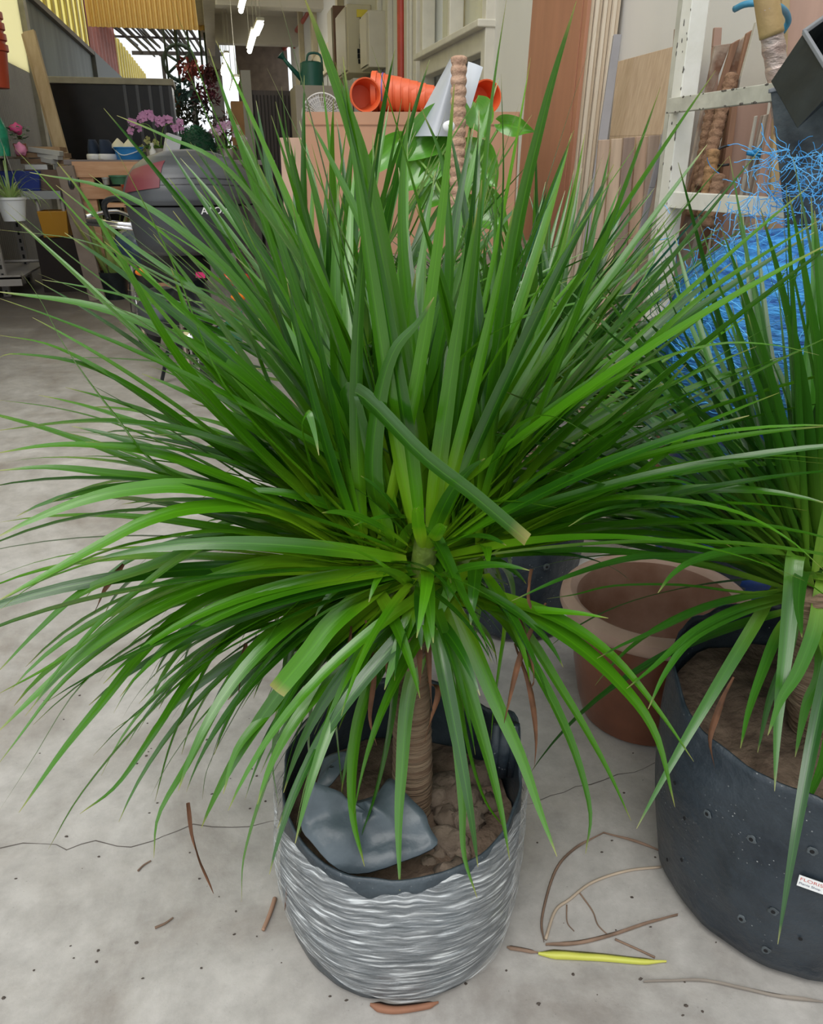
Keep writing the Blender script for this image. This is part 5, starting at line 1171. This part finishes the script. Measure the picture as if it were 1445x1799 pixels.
# ---- dark glossy partition and things on the left
YD = 12.4; a = PY(76, 134, YD); b = PY(300, 141, YD)
dp = thing('dark_cabinet', 'long black glossy cabinet wall behind the display table', 'cabinet', ((a.x+b.x)/2, YD+.3, 0))
MB().box((a.x, YD, 0), (b.x, YD+.6, a.z-.08)).build('body', mat('black_gloss', (.010, .008, .007), .28, var=.3, spec=.25), dp, smooth=False)
MB().box((a.x-.03, YD-.04, a.z-.08), (b.x+.03, YD+.65, a.z)).build('cornice', mat('cornice', (.34, .31, .25), .6, var=.15), dp, smooth=False, bevel=.01)
for s in (.62, .72, .82, .91, .985): x = a.x+(b.x-a.x)*s; MB().box((x-.02, YD-.02, 0), (x+.02, YD, a.z-.08)).build('mullion', mat('mullion', (.03, .028, .03), .3), dp, smooth=False)
def to_floor(a, b): d = b-a; return a+d*(a.z/-d.z)
planm = mat('plank_wood', (.50, .36, .20), .7, vscale=5, stretch=(3, 3, .4), col2=(.64, .50, .32))
single('leaning_plank', MB().beam(PY(51, 55, 11.2), to_floor(PY(51, 55, 11.2), PY(118, 300, 10.8)), .13, .05, FH), planm, 'wide pale plank leaning against the left wall corner', 'plank', smooth=False, bevel=.005)
single('leaning_plank', MB().beam(PY(42, 60, 11.3), to_floor(PY(42, 60, 11.3), PY(106, 290, 10.9)), .05, .05, FH), planm, 'narrow pale plank leaning just left of the wide one', 'plank', smooth=False, bevel=.005)
q0 = PY(114, 292, 9.12); q1 = PY(138, 425, 9.0)
single('weathered_post', MB().beam(q0, V((q1.x+.10, q1.y, 0)), .17, .05, FH), mat('weathered', (.24, .19, .16), .8, var=.2, vscale=5), 'weathered brown board standing between the metal table and the pallet', 'board', smooth=False, bevel=.005)
galv = mat('slotted_steel', (.48, .45, .42), .5, metal=.2, var=.1)
rk2 = thing('slotted_shelving', 'grey slotted-angle shelving at the left edge carrying flowers', 'rack', (-2.35, 10.4, 0))
slot = mat('slot_hole', (.03, .03, .03), .8)
for (x0, y0, x1, y1, Y) in ((6, 150, 70, 486, 10.6), (-30, 150, 28, 512, 9.5)):
    a = PY(x0, y0, Y); b = G(x1, y1); b = V((b.x, Y, 0)); a = V((b.x-.08, Y, 3.0))
    po = MB().beam(a, b, .075, .03, FH).build('post', galv, rk2, smooth=False)
    mb = MB(); n = 34
    for i in range(n): p = a.lerp(b, (i+.5)/n)+V((0, -.021, 0)); mb.box(p-V((.012, .002, .022)), p+V((.012, .0, .022)))
    mb.build('slots', slot, po, smooth=False)
for (y, z0) in ((275, None), (348, None), (474, None)):
    p = PY(20, y, 10.0); MB().box((-2.75, 9.3, p.z-.09), (-2.12, 9.33, p.z+.02)).box((-2.75, 9.3, p.z-.02), (-2.12, 10.7, p.z)).build('shelf', galv, rk2, smooth=False)
zs = PY(20, 275, 10.0).z
# flowers and pots on the rack
def small_plant(px, py, Y, fm, lbl, z):
    p = PY(px, py, Y); c = V((p.x, Y, z)); t = thing('flowering_plant', lbl, 'potted plant', c)
    MB().lathe([(.001, 0), (.05, 0), (.065, .12), (.001, .10)], c, 16).build('pot', mat('brick_pot', (.32, .11, .06), .7), t)
    mb = MB(); r = random.Random(px)
    for i in range(40): a = r.uniform(0, 6.28); q = c+V((r.gauss(0, .05), r.gauss(0, .05), .14+r.random()*.14)); u = V((cos(a), sin(a), r.uniform(-.5, .5)))*.05; v = V((-sin(a), cos(a), 0))*.02; mb.add([q, q+u*.5+v, q+u, q+u*.5-v], [(0, 1, 2, 3)])
    mb.build('leaf_tuft', mat('flower_leaf', (.03, .12, .04), .5, var=.3), t, smooth=False)
    f_ = PY(px, py, Y-.08); MB().blob(f_, .06, 12, .3, px, (1, .6, .9)).build('flower', fm, t, smooth=True)
small_plant(29, 226, 10.0, mat('hot_pink', (.75, .10, .30), .6), 'potted plant with a bright pink flower on the left shelving', zs)
small_plant(36, 262, 9.7, mat('soft_pink', (.70, .25, .42), .6, var=.2), 'potted plant with a soft pink rose hanging over the shelf edge', zs-.0)
c = PY(2, 270, 9.6); c.z = zs; single('green_bottle', MB().lathe([(.001, 0), (.09, 0), (.10, .25), (.06, .36), (.03, .42), (.001, .43)], c, 16), mat('green_plastic', (.01, .25, .14), .3, var=.4, vscale=12), 'green plastic spray bottle at the left end of the shelf', 'bottle')
for k in range(4):
    c = PY(-6, 155, 10.4); single('terracotta_plastic_pot', MB().lathe([(.001, 0), (.13, 0), (.17, .34), (.19, .35), (.19, .41), (.17, .41), (.12, .03), (.001, .03)], c+V((0, 0, .10*k)), 24), mat('red_orange_pot', (.50, .07, .03), .45, var=.08), 'red-orange pot, %s of the stack at the upper left edge' % ('lowest', 'second from bottom', 'third from bottom', 'topmost')[k], 'pot', 'red-orange pots stacked at the left edge')
single('wall_shelf', MB().box((-2.8, 10.1, PY(-6, 155, 10.4).z-.12), (-2.32, 10.75, PY(-6, 155, 10.4).z)), galv, 'grey shelf holding the red-orange pot stack', 'shelf', smooth=False)
c = PY(26, 388, 8.6); t = thing('hanging_spider_plant', 'white hanging pot with a drooping spider plant', 'potted plant', c)
MB().lathe([(.001, 0), (.095, 0), (.13, .185), (.14, .19), (.14, .21), (.12, .21), (.001, .17)], c, 28).build('pot', mat('white_pot', (.82, .85, .88), .4), t)
r = random.Random(12); mb = MB()
for i in range(46):
    a = r.uniform(0, 6.28); mb = MB(); leaf(mb, grow(c+V((cos(a)*.03, sin(a)*.03, .19)), a, radians(r.uniform(20, 85)), r.uniform(.25, .55), r.uniform(1.2, 2.6), 9), .018, r.random(), 0, .2, c); mb.build('leaf', SPIDER, t, smooth=True)
MB().tube([c+V((-.1, 0, .2)), c+V((0, 0, .75)), c+V((.1, 0, .2))], .003, 5).tube([c+V((0, 0, .75)), V((c.x, c.y, 1.9))], .003, 5).build('hanger', galv, t, smooth=True)
# metal side table, crates
zc = PY(80, 340, 10.0).z
t = thing('metal_table', 'narrow metal-edged table with round legs beside the shelving', 'table', (PY(80, 340, 10).x, 10.0, 0))
a = PY(44, 340, 10.0); b = PY(112, 340, 10.0); MB().box((a.x, 9.8, zc-.05), (b.x, 10.7, zc+.03)).build('table_top', mat('zinc', (.40, .42, .44), .4, metal=.4), t, smooth=False)
for x in (62, 106): q = PY(x, 345, 9.85); MB().tube([q, V((q.x+.06, 9.85, 0))], .018, 8).build('leg', galv, t, smooth=True)
for x in (62,): q = PY(x, 345, 9.85); MB().tube([V((q.x-.6, 9.85, .33)), V((q.x+.06, 9.85, .33))], .014, 8).build('rail', galv, t, smooth=True)
def crate(px, py, Y, w_, d_, h_, M_, lbl, nm, z=None):
    p = PY(px, py, Y); z = p.z if z is None else z; c = V((p.x, Y, z)); t = MB()
    t.add([c+V(q) for q in ((-w_/2*.85, -d_/2*.85, 0), (w_/2*.85, -d_/2*.85, 0), (w_/2*.85, d_/2*.85, 0), (-w_/2*.85, d_/2*.85, 0), (-w_/2, -d_/2, h_), (w_/2, -d_/2, h_), (w_/2, d_/2, h_), (-w_/2, d_/2, h_), (-w_/2*.92, -d_/2*.92, h_), (w_/2*.92, -d_/2*.92, h_), (w_/2*.92, d_/2*.92, h_), (-w_/2*.92, d_/2*.92, h_), (-w_/2*.8, -d_/2*.8, .02), (w_/2*.8, -d_/2*.8, .02), (w_/2*.8, d_/2*.8, .02), (-w_/2*.8, d_/2*.8, .02))],
          [(0, 1, 5, 4), (1, 2, 6, 5), (2, 3, 7, 6), (3, 0, 4, 7), (3, 2, 1, 0), (4, 5, 9, 8), (5, 6, 10, 9), (6, 7, 11, 10), (7, 4, 8, 11), (8, 9, 13, 12), (9, 10, 14, 13), (10, 11, 15, 14), (11, 8, 12, 15), (12, 13, 14, 15)])
    return single(nm, t, M_, lbl, 'crate', smooth=False, bevel=.008, loc=c)
crate(45, 335, 10.1, .42, .4, .20, mat('blue_crate', (.03, .06, .32), .4), 'blue plastic crate on the metal table', 'blue_crate', zc+.03)
crate(104, 415, 9.9, .30, .4, .27, mat('amber_crate', (.62, .30, .02), .4), 'amber yellow crate on the floor boards under the metal table', 'yellow_crate')
p = PY(104, 416, 9.9); single('low_stool', MB().box((p.x-.22, 9.72, 0), (p.x+.22, 10.1, p.z)), mat('dark_stool', (.03, .022, .02), .8), 'dark low stool carrying the amber crate', 'stool', smooth=False)
cw = mat('brown_case', (.17, .11, .08), .7, var=.2)
p = PY(86, 334, 10.15); single('wooden_case', MB().box((p.x-.2, 10.0, zc+.03), (p.x+.16, 10.4, zc+.24)), cw, 'brown wooden case on the metal table, right of the blue crate', 'case', smooth=False, bevel=.005)
single('white_tray', MB().box((p.x-.18, 10.0, zc+.24), (p.x+.05, 10.35, zc+.29)), mat('white_plastic', (.7, .7, .7), .4), 'white tray on top of the brown wooden case', 'tray', smooth=False, bevel=.005)
for i in range(3): single('timber_block', MB().box((p.x-.22+.03*i, 10.05, zc+.30+.06*i), (p.x+.28-.04*i, 10.5, zc+.35+.06*i)), mat('timber_%d' % i, (.24+.06*i, .15+.04*i, .09+.02*i), .8, var=.2), '%s timber piece under the grey gutters' % ('lowest', 'middle', 'upper')[i], 'timber', 'timber pieces under the gutters', smooth=False)
gut = mat('pale_gutter', (.50, .50, .49), .5, var=.06)
for i, (x0, y0, x1, y1) in enumerate(((52, 262, 108, 270), (50, 268, 106, 277), (56, 275, 96, 284))): single('gutter_profile', MB().beam(PY(x0, y0, 10.1+.05*i), PY(x1, y1, 10.0), .10, .05), gut, 'pale grey gutter profile, %s of the stack by the left wall' % ('topmost', 'middle', 'lowest')[i], 'gutter', 'gutter profiles stacked by the left wall', smooth=False, bevel=.004)
# ---- right background: dark cupboard, can, fan, cartons
YC = 10.6; a = PY(428, 124, YC); b = PY(532, 150, YC)
dk = thing('slatted_cupboard', 'dark brown slatted cupboard under the office block', 'cupboard', ((a.x+b.x)/2, YC, 0))
MB().box((a.x+.06, YC, 0), (b.x, YC+.5, a.z-.2)).build('body', mat('dark_slats', (.045, .034, .028), .6, vscale=30, stretch=(4, 4, .1), col2=(.08, .06, .05)), dk, smooth=False)
MB().box((a.x-.04, YC-.05, 0), (a.x+.07, YC, a.z)).build('post', mat('grey_post', (.30, .28, .24), .7), dk, smooth=False)
n = 14
mb = MB()
for i in range(n): x = a.x+.08+(b.x-a.x-.1)*i/n; mb.box((x, YC-.012, .1), (x+.012, YC, a.z-.25))
mb.build('grooves', mat('groove', (.02, .016, .014), .8), dk, smooth=False)
c = V((PY(548, 150, YC-.9).x, YC-.9, PY(548, 152, YC-.9).z)); gm = mat('can_green', (.008, .09, .065), .4)
t = thing('watering_can', 'dark green watering can on top of the locker', 'watering can', c)
MB().lathe([(.001, 0), (.13, 0), (.12, .22), (.09, .235), (.001, .235)], c, 24).build('body', gm, t)
MB().tube([c+V((-.1, 0, .06)), c+V((-.24, 0, .2)), c+V((-.30, 0, .27))], [.03, .02, .018], 10).build('spout', gm, t, smooth=True); MB().lathe([(.018, 0), (.045, .05), (.001, .055)], (0, 0, 0), 14, M=frame_mat(c+V((-.29, 0, .26)), (.7, 0, .7), (0, 1, 0))).build('rose', gm, t)
MB().tube(catmull([c+V((-.05, 0, .23)), c+V((-.02, 0, .31)), c+V((.1, 0, .30)), c+V((.12, 0, .15))], 12), .012, 8).build('handle', gm, t, smooth=True)
single('locker', MB().box((c.x-.2, c.y-.15, 0), (c.x+.42, c.y+.5, c.z)), mat('old_locker', (.33, .29, .24), .6, var=.12, vscale=2), 'old beige metal locker under the watering can', 'locker', smooth=False, bevel=.005)
FC = PF(566, 203, 6.6)
t = thing('pedestal_fan', 'round white pedestal fan behind the cardboard box', 'fan', (FC.x, FC.y, 0))
def fring(R, r_, off=0, n=40): return MB().tube([FC-FH*off+RT*(R*cos(2*pi*i/n))+V((0, 0, R*sin(2*pi*i/n))) for i in range(n+1)], r_, 6, caps=False)
whf = mat('fan_white', (.60, .57, .55), .4)
g_ = fring(.15, .007); 
for R in (.12, .09, .06, .03): g_.tube([FC-FH*(.05-.25*R)+RT*(R*cos(2*pi*i/30))+V((0, 0, R*sin(2*pi*i/30))) for i in range(31)], .0022, 5, caps=False)
for k in range(40): a_ = 2*pi*k/40; u = RT*cos(a_)+V((0, 0, 1))*sin(a_); g_.tube([FC+u*.15, FC+u*.08-FH*.045, FC+u*.02-FH*.05], .0018, 4, caps=False)
g_.build('grille', whf, t, smooth=True)
mb = MB()
for k in range(3): a_ = 2*pi*k/3; u = RT*cos(a_)+V((0, 0, 1))*sin(a_); v = RT*-sin(a_)+V((0, 0, 1))*cos(a_); mb.quad_prism([FC+u*.02-v*.02, FC+u*.13-v*.05, FC+u*.135+v*.04-FH*.02, FC+u*.03+v*.03], FH*.004)
mb.build('blade', mat('fan_blade', (.48, .46, .46), .3), t, smooth=False)
MB().tube([FC+FH*.03, FC+FH*.12], [.05, .045], 14).tube([FC+FH*.08, V((FC.x+FH.x*.08, FC.y+FH.y*.08, .03))], .014, 10).lathe([(.001, 0), (.16, 0), (.15, .03), (.001, .04)], (FC.x+FH.x*.08, FC.y+FH.y*.08, 0), 24).build('stand', whf, t)
for (x0, y0, x1, y1, Y, lb) in ((408, 178, 432, 212, 12.2, 'upper brown carton stacked at the cupboard corner'), (410, 212, 434, 262, 12.2, 'lower taller carton stacked at the cupboard corner')):
    a = PY(x0, y1, Y); b = PY(x1, y0, Y); single('brown_carton', MB().box((a.x, Y, a.z), (b.x, Y+.35, b.z)), mat('carton_tan', (.42, .22, .10), .7, var=.15), lb, 'carton', 'cartons at the cupboard corner', smooth=False, bevel=.004)
a = PY(412, 262, 12.2); single('carton_stand', MB().box((a.x-.1, 12.1, 0), (a.x+.4, 12.6, a.z)), tbm, 'grey stand below the brown cartons', 'stand', smooth=False)
# electric boxes on the wall
eb = mat('cream_metal_box', (.58, .52, .36), .5, var=.06, vscale=3)
def ebox(px0, px1, yt, yb_, Y, dep, nm, lb, M_=eb, ln=.5):
    a = PY(px0, yb_, Y); b = PY(px1, yt, Y); t = thing(nm, lb, 'electrical box', (b.x, Y, a.z)); MB().box((a.x, Y, a.z), (2.0, Y+dep, b.z)).build('case', M_, t, smooth=False, bevel=.01)
    MB().box((a.x-.02, Y+.03, a.z+.03), (a.x, Y+dep-.03, b.z-.03)).build('door', mat('box_door', (.50, .45, .33), .5), t, smooth=False); return t
t = ebox(612, 645, 8, 128, 11.0, .9, 'switch_box', 'tall cream switch box with a yellow label and black markings on the right wall')
p0 = PY(626, 20, 11.0); MB().box((p0.x, 10.985, p0.z-.06), (p0.x+.13, 10.998, p0.z+.02)).build('yellow_label', mat('label_yellow', (.75, .60, .05), .5), t, smooth=False)
mb = MB(); r = random.Random(6)
for i in range(9): q = PY(638-i*.8, 35+i*9, 10.99); mb.box((q.x-r.uniform(.01, .05), 10.985, q.z-.03), (q.x+r.uniform(.01, .04), 10.995, q.z+.02))
mb.build('black_markings', holem, t, smooth=False)
ebox(648, 668, 18, 118, 10.1, .5, 'switch_box', 'narrow cream switch box beside the red downpipe', mat('cream_metal_box_b', (.56, .52, .42), .5, var=.05))
ebox(588, 603, 10, 128, 12.6, .5, 'switch_box', 'brown sided switch box, farthest along the right wall', mat('brown_metal_box', (.20, .11, .07), .6, var=.1))
a = PY(622, 215, 9.6); b = PY(664, 138, 9.6); single('meter_cabinet', MB().box((a.x, 9.6, 0), (1.985, 10.0, b.z)), mat('grey_cabinet', (.40, .38, .34), .6, var=.08), 'plain grey cabinet below the switch boxes', 'cabinet', smooth=False, bevel=.006)
redp = mat('red_pipe_paint', (.42, .05, .03), .4, var=.15)
p = PX(705, 100, 1.93); single('red_downpipe', MB().tube([(1.93, p.y, 0), (1.93, p.y, 5)], .045, 14), redp, 'vertical red pipe on the right wall beside the window', 'pipe')
single('red_pipe', MB().tube([G(575, -25, 4.0), G(470, 128, 4.0)], .05, 12), redp, 'slanting red pipe under the ceiling of the office block', 'pipe')
q = G(515, 60, 4.0); single('red_pipe_hanger', MB().tube([(q.x, q.y, 3.72), (q.x, q.y, 4.25)], .03, 10), redp, 'short red hanger holding the slanting pipe to the ceiling', 'pipe bracket')
for px_, nm in ((722, 'conduit'), (731, 'conduit')):
    p = PX(px_, 100, 1.96); single('conduit', MB().tube([(1.96, p.y, 0), (1.96, p.y, 5)], .018, 8), trimm, 'off-white conduit right of the red downpipe, %s' % ('nearer the pipe' if px_ == 722 else 'nearer the window'), 'conduit', 'conduits beside the red downpipe')
# tube lights under the ceiling
tube_m = mat('lit_tube', (1., .98, .92), .5, emit=9.); hous = mat('light_housing', (.7, .68, .6), .5)
for i, (x0, y0, x1, y1, z, lb) in enumerate(((429, -6, 423, 19, 3.6, 'fluorescent light nearest the camera, at the top edge'), (458, 42, 451, 58, 3.1, 'short stretch of lit tube above the longest fluorescent light'), (447, 58, 438, 90, 3.1, 'longest fluorescent light, in the middle of the row'), (398, 97, 396, 113, 3.3, 'thin fluorescent light along the outer ceiling edge, upper one'), (394, 117, 391, 130, 3.3, 'thin fluorescent light along the outer ceiling edge, lower one'), (416, 140, 408, 166, 2.6, 'farthest bright fluorescent light beside the dark cupboard'))):
    a = G(x0, y0, z); b = G(x1, y1, z); a, b = a, b
    L_ = (b-a).length; 
    if L_ > 7: b = a+(b-a)*(7/L_)
    t = thing('fluorescent_light', lb, 'light', (a+b)/2, 0, 'fluorescent lights under the office block'); MB().tube([a, b], .04, 8).build('tube', tube_m, t, smooth=True); mb = MB()
    for s_ in (.1, .9): q = a.lerp(b, s_); mb.tube([q+V((0, 0, .06)), V((q.x, q.y, 4.26))], .006, 5)
    mb.build('hanger_rod', hous, t, smooth=True); MB().beam(a+V((0, 0, .06)), b+V((0, 0, .06)), .1, .04).build('housing', hous, t, smooth=False)
# far end silhouettes
dkf = mat('far_dark_foliage', (.03, .05, .03), .8, var=.5); r = random.Random(14)
hoop = PF(315, 110, 24)
mb = MB(); mb.tube([hoop+RT*(.42*cos(2*pi*i/30))+V((0, 0, .42*sin(2*pi*i/30))) for i in range(31)], .05, 6, caps=False)
for a_ in (.6, 1.6, 2.6, 3.8): mb.tube([hoop, hoop+RT*(.42*cos(a_))+V((0, 0, .42*sin(a_)))], .035, 5)
mb.tube([hoop+V((0, 0, .42)), V((hoop.x, hoop.y, 7.3))], .02, 5); single('hanging_hoop', mb, dkf, 'dark round hoop with spokes hanging at the bright far opening', 'hoop', smooth=True)
for i, (x, y, s, cc, lb) in enumerate(((335, 122, .32, (.22, .04, .03), 'red flowering hanging basket right of the hoop'), (318, 165, .42, (.04, .09, .08), 'teal-green hanging plant below the hoop'), (360, 165, .40, (.14, .03, .05), 'dark red hanging plant beside the grey column'), (300, 175, .34, (.35, .13, .04), 'orange flowering plant left of the teal one'), (345, 195, .62, (.045, .05, .025), 'large dark shrub at the far end of the lane'), (365, 130, .26, (.12, .04, .04), 'small brownish hanging basket close to the grey column'), (312, 200, .50, (.05, .06, .02), 'dark olive shrub at the far end, left of the large one'), (395, 225, .4, (.20, .10, .10), 'brownish shrub by the foot of the grey column'))):
    c = PF(x, y, 21.5+i*.2); t = thing('hanging_plant' if y < 190 else 'shrub', lb, 'plant', c-V((0, 0, s if y < 190 else c.z)), 0)
    mm = mat('far_leaf_%d' % i, cc, .8, var=.5); mb = MB()
    for k in range(170):
        d = V((r.gauss(0, 1), r.gauss(0, 1), r.gauss(0, .8))); d = d.normalized()*s*r.uniform(.3, 1); p = c+d; u = V((r.gauss(0, 1), r.gauss(0, 1), r.gauss(0, 1))).normalized()*.09; v = u.cross(V((r.random(), r.random(), 1))).normalized()*.035
        mb.add([p-u, p+v, p+u, p-v], [(0, 1, 2, 3)])
    mb.build('leaves', mm, t, smooth=False, kind='stuff')
    MB().tube([c+V((0, 0, 1.6 if y < 190 else .3)), c-V((0, 0, s*.8 if y < 190 else c.z))], .025, 6).build('stem', dkf, t, smooth=True)
